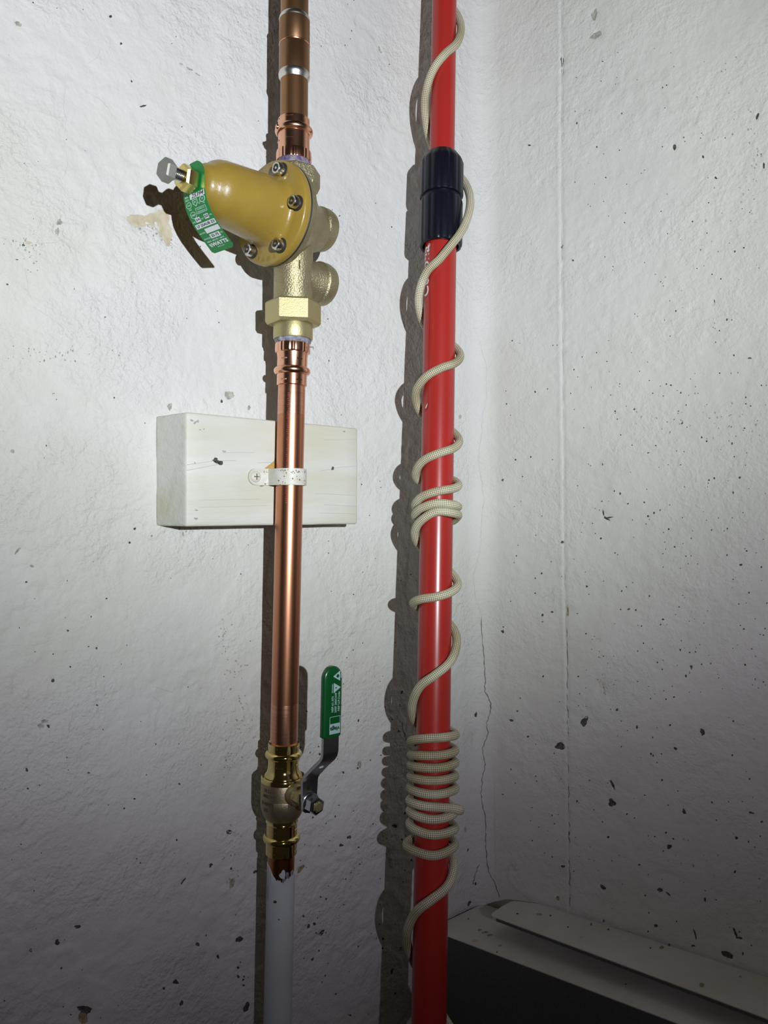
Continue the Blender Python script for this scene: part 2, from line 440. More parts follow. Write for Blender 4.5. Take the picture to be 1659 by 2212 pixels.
# marks seen on the walls: px, py, width px, height px, kind, slant
MARKS = [
 (1210.7,1611.8,21,16,'pit',0),(1262.6,1558,13,22,'pit',0.4),(1297,1485,17,44,'pit_light',-0.25),(1303,1489,5,26,'pit',-0.3),(1293,1382,12,12,'pit_light',0),
 (1517.5,1581,10,15,'pit',0.2),(1459,1617,7,7,'pit',0),(1323,1694,5,22,'pit',-0.5),(1322,1734,15,17,'pit',0),(1446,1829,12,8,'pit',0),
 (1302.6,1916.5,15,8,'pit',0.5),(1425.6,1922,14,7,'pit',0.5),(1443.8,1931,11,4,'pit',0.8),(1522.6,1943.5,5,9,'pit',-0.3),(1478,1753,7,12,'pit',-0.3),
 (1623,1756,11,5,'pit',0.1),(1645.6,1775,6,5,'pit',0),(1591,1810,7,6,'pit',0.5),(1376,1570.5,4,8,'pit',0),(1493,1441,5,9,'pit',-0.4),(1456,1505.6,4,4,'pit',0),
 (1028,1544,5,11,'pit',0.2),(1022,1591,7,30,'pit_light',0.15),(1358,1316,6,4,'pit',0),(1432,1338,5,4,'pit',0),(1314,1808,6,5,'pit',0),(1217,1871,8,6,'pit',0),
 (1006,1793,5,12,'pit_grey',0),(1010.6,1836,3,8,'pit',0.4),(1027,1909,4,7,'pit',0.4),(1014,1951,6,12,'pit',0.5),(1107.5,1875,24,20,'pit_light',0),
 (1105,1556,9,5,'pit',0),(1118,1536,4,4,'pit',0),(1141,1591,5,4,'pit',0),(1086,1364,7,6,'pit',0),(1172,1328.6,4,8,'pit',0.3),(1192.6,1322,6,4,'pit',0),
 (1501,2018,4,22,'pit',-0.35),(1588,2016,5,24,'pit',-0.35),(1597,2027,14,5,'pit',0.2),(1570.7,2062.5,26,14,'pit',0.4),(1497,2043,8,5,'pit',0),(1417,1999.7,8,7,'pit',0),(1605,2059.5,4,7,'pit',0),
 (1310,1120,14,5,'pit',0.5),(1316,1118,14,3,'pit',-0.2),(1303,1108,3,14,'pit',-0.2),(1400,1115,5,4,'pit',0),(1413,1108,4,5,'pit',0),(1444.6,1143,4,4,'pit',0),(1267.6,1266.8,5,5,'pit',0),
 (1598,1031.6,5,5,'pit',0),(1531.8,1037,4,4,'pit',0),(1600.5,1220,8,4,'pit',0),(1619.5,773.7,8,4,'pit',0),(1215,1171,6,6,'pit_grey',0),(993.7,900,6,9,'pit_grey',0.2),(1086,1037,5,5,'pit',0),
 (1283.6,31.6,12,24,'pit_grey',0.2),(1288,76,26,14,'pit_grey',-0.3),(1214,132,6,22,'pit',0),(1214,156,4,20,'stain',0),(1457,318,7,14,'pit',-0.3),(1636,252,6,14,'pit',0.3),(1519,339,4,8,'pit',-0.5),
 (1650,358,5,12,'pit',0),(1541.5,655,5,14,'pit_light',-0.2),(1543,652,2.5,10,'pit',-0.2),(1238,562.6,5,4,'pit',0),(1214,533,5,7,'pit',0),(1144,314,6,4,'pit_grey',0),(1226,1320,4,24,'stain',0),(1205,1940,7,10,'stain',-0.3),
 (39,52,15,11,'pit_grey',0.2),(238,36,7,6,'pit',0),(261,95,5,5,'pit',0),(309,229,15,4,'pit',-0.2),(284,176,3,6,'pit',-0.4),(36,561,5,4,'pit',0),(15,615,5,4,'pit',0),
 (27,975,9,8,'pit_grey',0),(367,878,10,14,'pit_grey',0.2),(495,854,22,16,'pit_grey',0),(478,867,5,8,'pit_grey',0),(537,881,6,11,'pit_grey',0.2),(38,1190,4,24,'pit_grey',0.7),(69,1223,11,5,'pit_grey',0.3),
 (56,1257,5,4,'pit',0),(230,1293,4,4,'pit',0),(114,1470,8,8,'pit',0),(151,1440,4,4,'pit',0),(209,1523,5,4,'pit',0),(291,1142,6,5,'pit',0),(280,1172,5,5,'pit',0),(396,1154,5,10,'pit_grey',0),(146,1362,5,4,'pit',0),
 (58,1663,5,9,'pit',-0.2),(191,1669,5,4,'pit',0),(60,1703,5,4,'pit',0),(268,1746,4,4,'pit',0),(495,1797,11,11,'pit',0),(455,1869,6,9,'pit',0.6),(396,1904,4,15,'pit',0.6),(501,1907,12,22,'pit_grey',0.6),
 (551.5,1883,5,12,'pit',0.9),(168,2002,14,7,'pit',-0.2),(124,2036,11,11,'pit',0.3),(67,2054,6,9,'stain',0),(426,2039,8,8,'pit',0),(517,2029,18,12,'pit',-0.4),(380,2122,13,9,'pit',-0.4),(354,2135,5,6,'pit',0),
 (392,2167,8,11,'pit',0),(184,2182,32,16,'pit',0.2),(180,2200,20,26,'stain',0.2),(532,2176,12,20,'pit',0.5),(514,2090,5,7,'pit',0),(514,2109,6,7,'pit',0),(525,2116,5,5,'pit',0),(526,2128,5,5,'pit',0),(470,2066,5,10,'pit',0),
 (776,1651,10,15,'pit_grey',0),(753.6,1808,9,8,'pit',0.3),(735.5,1825,9,6,'pit',-0.4),(650.7,1877,8,22,'stain',0.7),(773,1556,4,6,'pit',0),(695,2015,7,14,'pit',0.7),(666,2000,6,9,'pit',0.4),(678,1995,6,7,'pit_grey',0),
 (654,1978,5,5,'pit',0),(674.6,2072,5,8,'pit',0.5),(852,1784,11,7,'pit',0.3),(874,1756.5,4,7,'pit',0.4),(867.5,1813,4,5,'pit',0),(887,1857,5,4,'pit',0),(847.5,2098,6,11,'pit',0.4),(822,107,4,16,'pit_grey',-0.3),(867,1495,5,7,'pit',0.4),
 (96,1558,16,8,'pit_grey',0),(88,1568,14,10,'pit_grey',0),(104,1568,6,8,'pit',0),
 (128,480,12,14,'pit_grey',0.3),(124,500,9,16,'pit_grey',0.2),(62,524,14,6,'bare',0),(50,530,6,6,'bare',0),(410,148,16,4,'pit_grey',0.5),(392,138,10,3,'pit_grey',0.5),(428,160,12,3,'pit_grey',0.5),
]
BARE = [(278,470,24,22,0),(300,477,30,24,0.2),(325,484,30,22,0.5),(345,470,34,30,0.4),(362,480,16,40,0.0),(352,500,20,26,0.2),(366,517,10,26,0.2)]
for m in MARKS + [(a, b, c, d, 'bare', e) for a, b, c, d, e in BARE]:
    t, z = ray_wall(m[0], m[1]); w = max(m[2], m[3]) * 0.5 * 0.5
    if max(m[2], m[3]) >= 9: PITS.append((t, z, w * 0.8, min(1.4, 0.18 * w)))

def axis_grid(a, b, step, far0, far1):
    mid = list(np.arange(a, b, step)) + [b]
    lo_, hi_ = [], []
    d = step; x = a
    while x > far0: d = min(d * 1.3, 60); x -= d; lo_.append(max(x, far0))
    d = step; x = b
    while x < far1: d = min(d * 1.3, 60); x += d; hi_.append(min(x, far1))
    return np.array(lo_[::-1] + mid + hi_)

def wall(name, ts, zs, mat):
    T, Z = np.meshgrid(ts, zs, indexing='ij')
    p = wall_pts(T.ravel(), Z.ravel()) / 1000.0
    a, b = len(ts), len(zs)
    I = np.arange(a * b).reshape(a, b)
    q = np.stack([I[:-1, :-1], I[1:, :-1], I[1:, 1:], I[:-1, 1:]], -1).reshape(-1)
    nf = (a - 1) * (b - 1)
    me = bpy.data.meshes.new(name)
    me.vertices.add(a * b); me.vertices.foreach_set('co', p.ravel())
    me.loops.add(nf * 4); me.loops.foreach_set('vertex_index', q.astype(np.int32))
    me.polygons.add(nf); me.polygons.foreach_set('loop_start', np.arange(0, nf * 4, 4, dtype=np.int32))
    me.update(calc_edges=True); me.validate(); me.shade_smooth()
    me.materials.append(MT[mat])
    o = bpy.data.objects.new(name, me); COL.objects.link(o); o['kind'] = 'structure'
    return o

zs = axis_grid(-640, 640, 1.5, -H * 1000, 1200)
tmid = LARC * 0.5
g = axis_grid(-540, LARC + 330, 1.5, -1500, 1300)
wl = wall('wall_left', np.append(g[g < tmid], tmid), zs, 'wall_l')
wr = wall('wall_right', np.insert(g[g > tmid], 0, tmid), zs, 'wall_r')
PR = [tuple(prof([-1500])[0][0]), tuple(C), tuple(prof([1300])[0][0])]
fv, ff = prism([(-1400, -1500), (1400, -1500), PR[2], PR[1], PR[0]], -60, 0)
mk('floor', fv, ff, 'floor', smooth=False)['kind'] = 'structure'

def decal(name, pts_tz, mat, parent, eps=0.12):
    """irregular flake following the wall surface, with an inner ring so it hugs hollows"""
    p = np.array(pts_tz); c = p.mean(0); n = len(p)
    tz = np.concatenate([p, c + (p - c) * 0.55, [c]])
    v = wall_pts(tz[:, 0], tz[:, 1], eps)
    f = [(i, (i + 1) % n, n + (i + 1) % n, n + i) for i in range(n)] + [(n + i, n + (i + 1) % n, 2 * n) for i in range(n)]
    a, b, cc = v[0], v[1], v[2 * n]
    nn = np.cross(b - a, cc - a)
    if nn[1] > 0: f = [q[::-1] for q in f]
    return v, f

def px_poly(pts): return [ray_wall(x, y) for x, y in pts]
rng = random.Random(11)
small = {'wall_left': [], 'wall_right': []}; soft = {'wall_left': [], 'wall_right': []}
NAME = {'pit': 'paint_hollow', 'pit_grey': 'paint_chip', 'pit_light': 'pale_scar', 'stain': 'stain_spot', 'bare': 'bare_patch'}
for (x, y, w, h, kind, sl) in MARKS:
    P = px_poly(blob(x, y, w, h, rng, 0.45, 12 if max(w, h) < 9 else 20, sl))
    side = wl if P[0][0] < tmid else wr
    d = decal('d', P, kind, side)
    if max(w, h) >= 9: mk(NAME[kind], d[0], d[1], kind, side, smooth=False)
    else: small[side.name].append(d)
BP = [[(275,468),(283,462),(292,465),(303,463),(312,467),(322,462),(335,460),(345,452),(356,450),(366,458),(368,470),(366,482),(372,494),(373,508),(369,522),(363,533),(360,524),(354,512),(345,502),(338,492),(330,486),(318,484),(308,488),(298,491),(288,489),(278,482)]]
for b in BP:
    b = [(p[0] + (q[0] - p[0]) * k / 4 + rng.uniform(-1.6, 1.6), p[1] + (q[1] - p[1]) * k / 4 + rng.uniform(-1.6, 1.6)) for p, q in zip(b, b[1:] + b[:1]) for k in range(4)]
    v_, f_ = decal('d', px_poly(b), 'bare', wl, 0.15); mk('bare_patch', v_, f_, 'bare', wl, smooth=False)
for k in range(26):
    x = rng.uniform(292, 372); y = 452 + (x - 292) * 0.55 + rng.uniform(6, 46)
    v_, f_ = decal('d', px_poly(blob(x, y, rng.uniform(2, 6), rng.uniform(2, 6), rng, 0.5, 9)), 'bare', wl, 0.15)
    soft['wall_left'].append((v_, f_))
# pinholes: a fine scatter, denser low on the right wall
def scatter(n, x0, x1, y0, y1, smin, smax, side):
    for _ in range(n):
        x = rng.uniform(x0, x1); y = rng.uniform(y0, y1); s = smin + (smax - smin) * rng.random() ** 2.5
        P = px_poly(blob(x, y, s, s * rng.uniform(0.7, 1.4), rng, 0.4, 7))
        small[side].append(decal('d', P, 'pit', None))
scatter(120, 1230, 1659, 100, 900, 2.0, 4.0, 'wall_right')
scatter(200, 1240, 1659, 800, 1500, 2.0, 4.4, 'wall_right')
scatter(130, 1240, 1659, 1400, 2080, 2.0, 5.0, 'wall_right')
scatter(50, 1085, 1215, 700, 1930, 2.0, 4.0, 'wall_right')
scatter(60, 0, 560, 1250, 2212, 2.0, 5.0, 'wall_left')
scatter(45, 0, 560, 0, 1250, 2.0, 3.6, 'wall_left')
scatter(110, 640, 890, 1500, 2212, 2.0, 5.0, 'wall_left')
scatter(40, 690, 890, 0, 1500, 2.0, 3.2, 'wall_left')
for cx, cy, n, sx, sy in ((100, 765, 40, 70, 9), (60, 527, 20, 30, 8), (520, 1570, 34, 18, 34), (483, 1379, 18, 8, 22), (503, 1447, 20, 16, 14), (495, 1655, 20, 9, 22), (420, 1140, 10, 90, 14), (70, 545, 20, 14, 24), (1610, 330, 40, 40, 90), (1560, 910, 34, 70, 26), (1500, 1870, 20, 90, 60), (500, 1850, 20, 14, 50)):
    for _ in range(n):
        s = rng.uniform(1.8, 4.2)
        P = px_poly(blob(rng.gauss(cx, sx), rng.gauss(cy, sy), s, s * rng.uniform(0.6, 1.6), rng, 0.5, 7))
        soft['wall_left' if P[0][0] < tmid else 'wall_right'].append(decal('d', P, 'pit_grey', None))
for sd, par in (('wall_left', wl), ('wall_right', wr)):
    v_, f_ = join(*small[sd]); o = mk('pinholes', v_, f_, 'pit', par, smooth=False); o['kind'] = 'stuff'
    v_, f_ = join(*soft[sd]); o = mk('paint_specks', v_, f_, 'pit_grey', par, smooth=False); o['kind'] = 'stuff'

def crack(pts, width, mat, par, name='crack', jit=1.4, sub=6):
    P = []
    for (a, b) in zip(pts[:-1], pts[1:]):
        for k in range(sub):
            q = k / sub
            P.append((a[0] + (b[0] - a[0]) * q + rng.uniform(-jit, jit), a[1] + (b[1] - a[1]) * q))
    P.append(pts[-1])
    L, Rr = [], []
    for i, (x, y) in enumerate(P):
        w = width * rng.uniform(0.35, 1.2) * (0.25 if i in (0, len(P) - 1) else 1)
        a = P[max(i - 1, 0)]; b = P[min(i + 1, len(P) - 1)]
        dx, dy = b[0] - a[0], b[1] - a[1]; l = math.hypot(dx, dy) or 1
        L.append(ray_wall(x - dy / l * w / 2, y + dx / l * w / 2)); Rr.append(ray_wall(x + dy / l * w / 2, y - dx / l * w / 2))
    n = len(P); tz = np.array(L + Rr); v = wall_pts(tz[:, 0], tz[:, 1], 0.14)
    return mk(name, v, [(i, i + 1, n + i + 1, n + i) for i in range(n - 1)], mat, par, smooth=False)
def zc(pts, x0, y0, k): return [(x0 + a / k, y0 + b / k) for a, b in pts]
main = zc([(165,160),(150,250),(150,310),(165,400),(172,470),(160,550),(158,650),(152,700),(125,790),(133,880),(160,970),(165,1070),(172,1170),(178,1240),(175,1290),(200,1340),(200,1380),(183,1430),(190,1480),(165,1540),(178,1610),(165,1670),(160,1730),(165,1790),(178,1840),(180,1930),(183,2000),(190,2070),(215,2120),(240,2190)], 960, 850, 2.01)
crack(main[:11], 1.5, 'crack_faint', wr); crack(main[10:], 2.0, 'crack', wr)
crack([(1067, 1640), (1069, 1760), (1071, 1900)], 1.0, 'crack_faint', wr)
crack([(1150, 1590), (1166, 1610), (1176, 1650)][:0] + [(1137, 1530), (1150, 1552), (1160, 1556), (1170, 1580), (1182, 1600), (1200, 1608)], 1.5, 'crack_faint', wr)
crack([(x, y) for y, x in SEAM], 2.6, 'crack_faint', wr, 'form_seam', 0.9, 10)
crack([(1222, 1310), (1225, 1420), (1226, 1560), (1227, 1640), (1229, 1750), (1230, 1850), (1231, 1960)], 2.2, 'crack', wr, 'form_seam', 0.9, 12)
crack([(1200, 1265), (1190, 1282), (1170, 1292)], 1.5, 'crack_faint', wr)
crack([(1035, 1867), (1026, 1890), (1021, 1912)], 1.8, 'crack', wl)
crack([(1036, 735), (1050, 790), (1052, 860), (1041, 900), (1042, 930)], 1.3, 'crack_faint', wr)
for pts in ([(390,450),(380,640),(395,720),(380,830),(400,990),(380,1060)], [(510,545),(590,590),(640,640),(705,740)], [(165,1470),(230,1455),(330,1450),(380,1425)],
            [(145,1600),(165,1700),(165,1780)], [(190,1830),(290,1890),(380,1960),(370,2040),(330,2110)], [(510,460),(525,380),(575,350),(600,300)], [(65,740),(80,860),(160,845)]):
    crack(zc(pts, 0, 0, 2.765), 1.5, 'crack_faint', wl, 'paint_ridge', 1.2)
for pts in ([(905,1885),(970,1905),(1035,1925),(1045,1880)], [(920,2150),(930,2060),(960,1980),(900,1940)], [(1200,1665),(1290,1640),(1335,1610),(1330,1480)], [(30,1640),(210,1640),(360,1600),(410,1560)]):
    crack(zc(pts, 0, 800, 2.765), 1.4, 'crack_faint', wl, 'paint_ridge', 1.2)
crack([(855, 1545), (868, 1565), (876, 1600)], 1.3, 'crack', wl)
crack([(868, 1555), (870, 1575), (880, 1604)], 1.2, 'crack', wl)

# ------------------------------------------------------------------ pipe axes
PD = 607.0
def zy(y): return (CY - y) * PD / F
class Axis:
    def __init__(s, x0, slope): s.x0, s.k = x0, slope
    def at(s, z): return V(s.x0 + s.k * z, PD, z)
AXU = Axis((631.3 - CX) / F * PD, 0.0047)
AXL = Axis((624.3 - CX) / F * PD, 0.0224)

class Thing:
    def __init__(s, name, label, cat, ax, zb, group=None):
        s.zb = zb
        s.o = empty(name, ax.at(zb), (0, math.atan(ax.k), 0), label, cat, group)
    def put(s, name, data, mat, parent=None, **kw):
        v, f = data; v = np.array(v, float).copy(); v[:, 2] -= s.zb
        return mk(name, v, f, mat, parent or s.o, **kw)
    def lathe(s, name, prof, mat, parent=None, n=64, rad=None, cap=True, sharp=35, phase=0.0, smooth=True):
        return s.put(name, lathe_data(prof, n, cap, rad, phase), mat, parent, sharp=sharp, smooth=smooth)

# upper, tarnished copper run with its sweat coupling
T = Thing('copper_pipe', 'dark tarnished copper pipe with soldered coupling above the mustard regulator', 'pipe', AXU, 292)
T.lathe('tube', [(11.3, 292), (11.3, 1180)], 'copper_old')
cp = T.lathe('coupling', [(11.2, 356.5), (12.5, 357.5), (12.55, 380.6), (12.2, 381.2), (12.2, 382.2), (12.55, 382.8), (12.5, 402.5), (11.2, 403.5)], 'copper_old')
T.lathe('solder_ring', [(11.35, 352.6), (11.9, 354.2), (12.75, 355.6), (12.85, 357.6), (12.5, 358.8)], 'solder', cp)
T.lathe('solder_ring', [(12.5, 401.5), (12.75, 402.4), (12.3, 404.2), (11.35, 405.6)], 'solder', cp)
T.lathe('stop_bead', [(12.45, 381.2), (12.72, 381.7), (12.45, 382.2)], 'copper_fit', cp)

def dents(T, par, z, r, angs, mat='copper_fit'):
    for a in angs:
        v, f = box(-0.55, 0.25, -2.6, 2.6, -0.55, 0.55, 0.2, 1)
        c, s = math.cos(a), math.sin(a); w = v.copy()
        w[:, 0] = (v[:, 0] + r) * c - v[:, 1] * s; w[:, 1] = (v[:, 0] + r) * s + v[:, 1] * c; w[:, 2] = v[:, 2] + z
        T.put('press_mark', (w, f), mat, par)
FRONT = -math.pi / 2
def knurl(amp): return lambda k, r, z: r - (amp if (k % 4) in (0, 1) and (k // 4) % 3 != 2 else 0)

T = Thing('press_adapter', 'shiny copper press adapter screwed into the top of the regulator', 'pipe fitting', AXU, 281, 'copper press adapters')
sl = T.lathe('sleeve', [(11.4, 319.6), (12.9, 320.5), (12.95, 316.8)] + torus_prof(12.95, 311.2, 2.6, 11) + [(12.9, 304.5), (12.9, 294.5), (13.6, 294)], 'copper_fit')
T.lathe('grip_ring', [(12.9, 294.6), (14.2, 294.0), (14.4, 292.8), (14.4, 287.0), (14.2, 286.3), (13.0, 285.8)], 'copper_fit', n=96, rad=knurl(0.35), sharp=20)
T.lathe('threaded_end', [(13.6, 286.2), (13.4, 284.0), (14.0, 282.4), (13.4, 280.6), (13.0, 279.2)], 'primer')
v, f = lathe_data([(0.2, 16.9), (1.3, 16.6), (1.9, 15.6), (2.0, 14.0)], 16); T.put('witness_tab', along((v, f), (-0.80, -0.60, 0), (0, 0, 311)), 'copper_fit')
for dz in (319, 301.0): dents(T, sl, dz if dz > 310 else 301.5, 12.9, (FRONT - 0.15, FRONT - 1.25, FRONT + 1.0))
v, f = text('3/4 PRESS', 2.4)
def wrap(data, r, z0, a0, rot=0, eps=0.08):
    v, f = xf2(data, 0, 0, rot); a = a0 + v[:, 0] / r
    return np.stack([(r + eps) * np.cos(a), (r + eps) * np.sin(a), z0 + v[:, 1]], 1), f
MT['copper_mark'] = simple('pale_copper_etch', (0.98, 0.75, 0.6), 0.5, 1.0)

T = Thing('press_adapter', 'shiny copper press adapter below the union nut with grey sealant strand', 'pipe fitting', AXL, 103, 'copper press adapters')
sl = T.lathe('sleeve', [(13.2, 136.5), (12.7, 129), (12.3, 126), (12.3, 119.6)] + torus_prof(12.3, 115.2, 2.7, 11) + [(12.3, 110.6), (12.3, 103.6), (11.3, 103)], 'copper_fit')
T.lathe('grip_ring', [(13.2, 138.3), (14.2, 137.2), (14.3, 136.0), (14.3, 131.0), (14.0, 130.2), (12.9, 129.7)], 'copper_fit', n=96, rad=knurl(0.35), sharp=20)
T.lathe('thread_sealant', [(13.2, 137.2), (14.3, 138.6), (14.6, 140.5), (14.0, 142.2)], 'seal', n=48, rad=lambda k, r, z: r + 0.35 * math.sin(k * 2.7) + 0.25 * math.sin(k * 1.3))
for dz in (124.0, 107.0): dents(T, sl, dz, 12.3, (FRONT - 0.45, FRONT + 0.62))
T.put('sealant_strand', tube([(13.6, -4, 134), (15.0, -4.5, 134.8), (16.2, -4.4, 134.2), (17.0, -4.6, 135.0), (17.6, -4.4, 133.6), (17.2, -4.6, 132.4)], [0.5, 0.4, 0.6, 0.5, 0.4, 0.2], 6), 'seal')
T.put('sealant_strand', tube([(13.4, -5, 131), (14.2, -5.4, 130.2), (14.4, -5.4, 128)], 0.25, 6), 'seal')

T = Thing('copper_pipe', 'bright copper pipe clipped to the white wood block by a strap', 'pipe', AXL, -194)
tb = T.lathe('tube', [(11.08, -194), (11.08, 108)], 'copper')
T.lathe('sanded_end', [(11.08, 79.5), (11.12, 80), (11.12, 105), (11.08, 105.5)], 'copper_sand', tb)
T.lathe('sanded_end', [(11.08, -190), (11.13, -189), (11.13, -156.6), (11.08, -156.2)], 'copper_sand', tb)
st = []
rr = random.Random(5)
for k in range(58):
    z = 96 - k * 1.55; w = rr.uniform(0.25, 0.5)
    st.append(rect2(-rr.uniform(0.2, 1.0), rr.uniform(0.2, 1.0), z - w, z + w * 0.4, 2, 1))
v, f = join(*st); v2 = np.stack([(11.16) * np.cos(FRONT - 0.10 + v[:, 0] / 11.1), 11.16 * np.sin(FRONT - 0.10 + v[:, 0] / 11.1), v[:, 1]], 1)
T.put('printed_line', (v2, f), 'red_ink', tb)

# ------------------------------------------------------------------ pressure regulator
T = Thing('pressure_regulator', 'brass water pressure regulator with mustard bell housing, screwed flange and adjusting bolt', 'regulator', AXU, 141)
RG = T
A = np.array([-0.64, -0.768, 0.0]); A /= np.linalg.norm(A)      # bell direction
Wd = np.array([-A[1], A[0], 0.0])                               # flange right
ZB = 237.0
def bell(data): return along(data, A, (0, 0, ZB))
body = T.lathe('body', [(15.0, 279), (16.0, 276), (16.0, 266), (16.0, 172), (15, 170)], 'brass_cast')
v, f = lathe_data([(16.0, 280), (20.0, 279.2), (21.6, 277.6), (21.6, 267), (19.5, 262.5), (16, 259)], 8, True, None, R_(22.5 - 12))
T.put('inlet_hub', (v, f), 'brass_cast', body, sharp=20)
T.put('flange_casting', bell(lathe_data([(10, -30), (17, -26), (22, -10), (34, 7), (39.0, 12), (39.6, 13), (39.6, 17.8), (20, 17.9)], 72)), 'brass_cast', body)
def boss(z):
    v, f = lathe_data([(15, 0), (16.6, -24.5), (17.2, -25.6), (18.0, -26.2), (18.2, -32), (17.2, -36.2), (14.0, -38)], 60)
    T.put('port_boss', along((v, f), A, (0, 0, z)), 'brass_cast', body)
boss(240.5); boss(194.0)
T.put('gasket', bell(lathe_data([(40.0, 17.6), (40.5, 18.6), (40.0, 19.6)], 72)), 'gasket')
bl = T.put('bell_housing', bell(lathe_data([(40.2, 19.4), (40.6, 20.4), (40.6, 25.0), (39.6, 26.2), (31.0, 26.6), (28.4, 27.6), (27.0, 30), (26.2, 35), (24.8, 50), (23.4, 66), (22.4, 76), (21.4, 80.5), (19.6, 84.0),
        (17.4, 86.2), (16.4, 87.8), (15.7, 90.2), (14.2, 93.2), (11.2, 95.2), (7.0, 96.0)], 96)), 'bell', sharp=50)
fr_ = frame(A)
def flange_pt(ang, r, s): return np.array([0, 0, ZB]) + A * s + r * (math.cos(ang) * Wd + math.sin(ang) * np.array([0, 0, 1.0]))
for k, ad in enumerate((63, -2, -64, -126, 174, 119)):
    p = flange_pt(R_(ad), 32.6, 0)
    T.put('screw_washer', along(lathe_data([(5.9, 26.2), (5.9, 27.4), (5.4, 27.6)], 24), A, p), 'recess')
    sc = T.put('flange_screw', along(lathe_data([(4.7, 27.2), (4.8, 32.0), (4.3, 32.9), (3.0, 33.1), (2.8, 32.2)], 24), A, p), 'steel')
    star = lathe_data([(2.9, 32.5), (2.9, 32.6)], 24, True, lambda k, r, z: r * (1.0 if k % 4 < 2 else 0.72))
    T.put('torx_socket', along(star, A, p), 'recess', sc)
    T.put('socket_pin', along(lathe_data([(1.1, 32.5), (1.0, 33.0)], 12), A, p), 'steel', sc)
def on_flange(data, ang, r, s, spin, thick=0.5):
    v, f = xf2(data, 0, 0, spin); p = flange_pt(ang, r, s)
    return p + v[:, :1] * Wd + v[:, 1:2] * np.array([0, 0, 1.0]) + A * 0.75, f
T.put('cast_letter', on_flange(text('R', 7, 0.015), R_(88), 36, 26.0, R_(180)), 'bell', bl)
for ch, ad in zip('1864', (-80, -91, -102, -112)):
    T.put('cast_numeral', on_flange(text(ch, 6, 0.015), R_(ad), 36.5, 26.0, R_(ad + 90)), 'bell', bl)
nut = T.put('lock_nut', bell(lathe_data([(7.6, 98.8), (9.2, 99.2), (9.5, 100.2), (9.5, 106.8), (8.4, 108.6), (6.4, 108.8)], 6, True, None, R_(18))), 'brass_yel', smooth=True, sharp=15)
thr = []
z = 104.0
while z < 117.5: thr += [(4.1, z), (4.8, z + 0.6), (4.1, z + 1.2)]; z += 1.25
bolt = T.put('adjusting_bolt', bell(lathe_data(thr, 32)), 'steel', sharp=20)
T.put('hex_head', bell(lathe_data([(7.6, 116.6), (8.2, 117.4), (8.2, 122.6), (7.2, 123.8), (6.8, 123.9)], 6, True, None, R_(12))), 'steel_dark', bolt, sharp=15)
T.lathe('union_nut', [(16.5, 172), (21.4, 171.6), (22.7, 170), (22.7, 155), (21.0, 152.8), (17, 152.4)], 'brass', n=6, phase=R_(-112), sharp=20)
T.lathe('tailpiece', [(15.4, 156), (16.1, 154), (16.1, 142.0), (15.6, 141), (12, 141)], 'brass')
v, f = rect2(-0.5, 0.5, -3.5, 3.5); T.put('tool_nick', wrap((v, f), 16.0, 198, FRONT + 0.42, 0, 0.15), 'brass_yel', body)

# hang tag held on the bolt behind the lock nut
CL = [(97.9, 14.0), (97.9, 7.0), (97.9, 0.0), (97.8, -5), (97.2, -10), (95.6, -16), (92.6, -21.4), (88.6, -26.4), (83.4, -31.4), (77.6, -36.4), (70.9, -42.0)]
clp = np.array(CL); seg = np.r_[0, np.cumsum(np.linalg.norm(np.diff(clp, axis=0), axis=1))]
TAGL = seg[-1]
def tag_pt(u, v, off=0.0):      # u across (mm, right +), v down the strip from its top end
    v = np.asarray(v, float); s = np.interp(v, seg, clp[:, 0]); z = np.interp(v, seg, clp[:, 1])
    ds = (np.interp(v + 1.5, seg, clp[:, 0]) - np.interp(v - 1.5, seg, clp[:, 0])); dz = (np.interp(v + 1.5, seg, clp[:, 1]) - np.interp(v - 1.5, seg, clp[:, 1]))
    l = np.hypot(ds, dz) + 1e-9; ns, nz = -dz / l, ds / l       # outward (towards the bolt head / the viewer's left)
    p = np.outer(s + ns * off, A) + np.outer(np.asarray(u, float), Wd)
    p[:, 2] += ZB + z + nz * off
    return p
TG = Thing('product_tag', 'green printed tag hanging under the lock nut of the regulator', 'tag', AXU, 141)
HW = 12.6
uu, vv, fs = [], [], []
rows = np.linspace(0, TAGL, 44)
for j, q in enumerate(rows):
    hw = HW
    if q < 12: hw = HW * math.sqrt(max(0.05, 1 - ((12 - q) / 12.6) ** 2))
    if q > TAGL - 2.2: hw = HW - 2.0 * (1 - math.sqrt(max(0, 1 - ((q - TAGL + 2.2) / 2.2) ** 2)))
    for i in range(9): uu.append(-hw + 2 * hw * i / 8); vv.append(q)
for j in range(len(rows) - 1):
    for i in range(8): fs.append((j * 9 + i, (j + 1) * 9 + i, (j + 1) * 9 + i + 1, j * 9 + i + 1))
n0 = len(uu)
a = tag_pt(uu, vv, 0.0); b = tag_pt(uu, vv, -0.35)
edge = [i for i in range(9)] + [j * 9 + 8 for j in range(1, len(rows))] + [(len(rows) - 1) * 9 + i for i in range(7, -1, -1)] + [j * 9 for j in range(len(rows) - 2, 0, -1)]
fs2 = fs + [tuple(n0 + i for i in q[::-1]) for q in fs] + [(edge[i], edge[(i + 1) % len(edge)], n0 + edge[(i + 1) % len(edge)], n0 + edge[i]) for i in range(len(edge))]
TG.put('tag_strip', (np.concatenate([a, b]), fs2), 'green_tag')
V0 = 14.0                                    # v of the bolt centre
def on_tag(name, data, u, v, mat, off=0.10, flip=0):
    w, f = data
    TG.put(name, (tag_pt(w[:, 0] * 0.96 + u * 0.96, V0 + 0.677 * (v - w[:, 1]) - 3.3, off), f), mat, smooth=False)
def tagbox(x0, x1, v0, v1): on_tag('print_box', rect2(x0, x1, -v1, -v0, 4, 3), 0, 0, 'white_ink', 0.07)
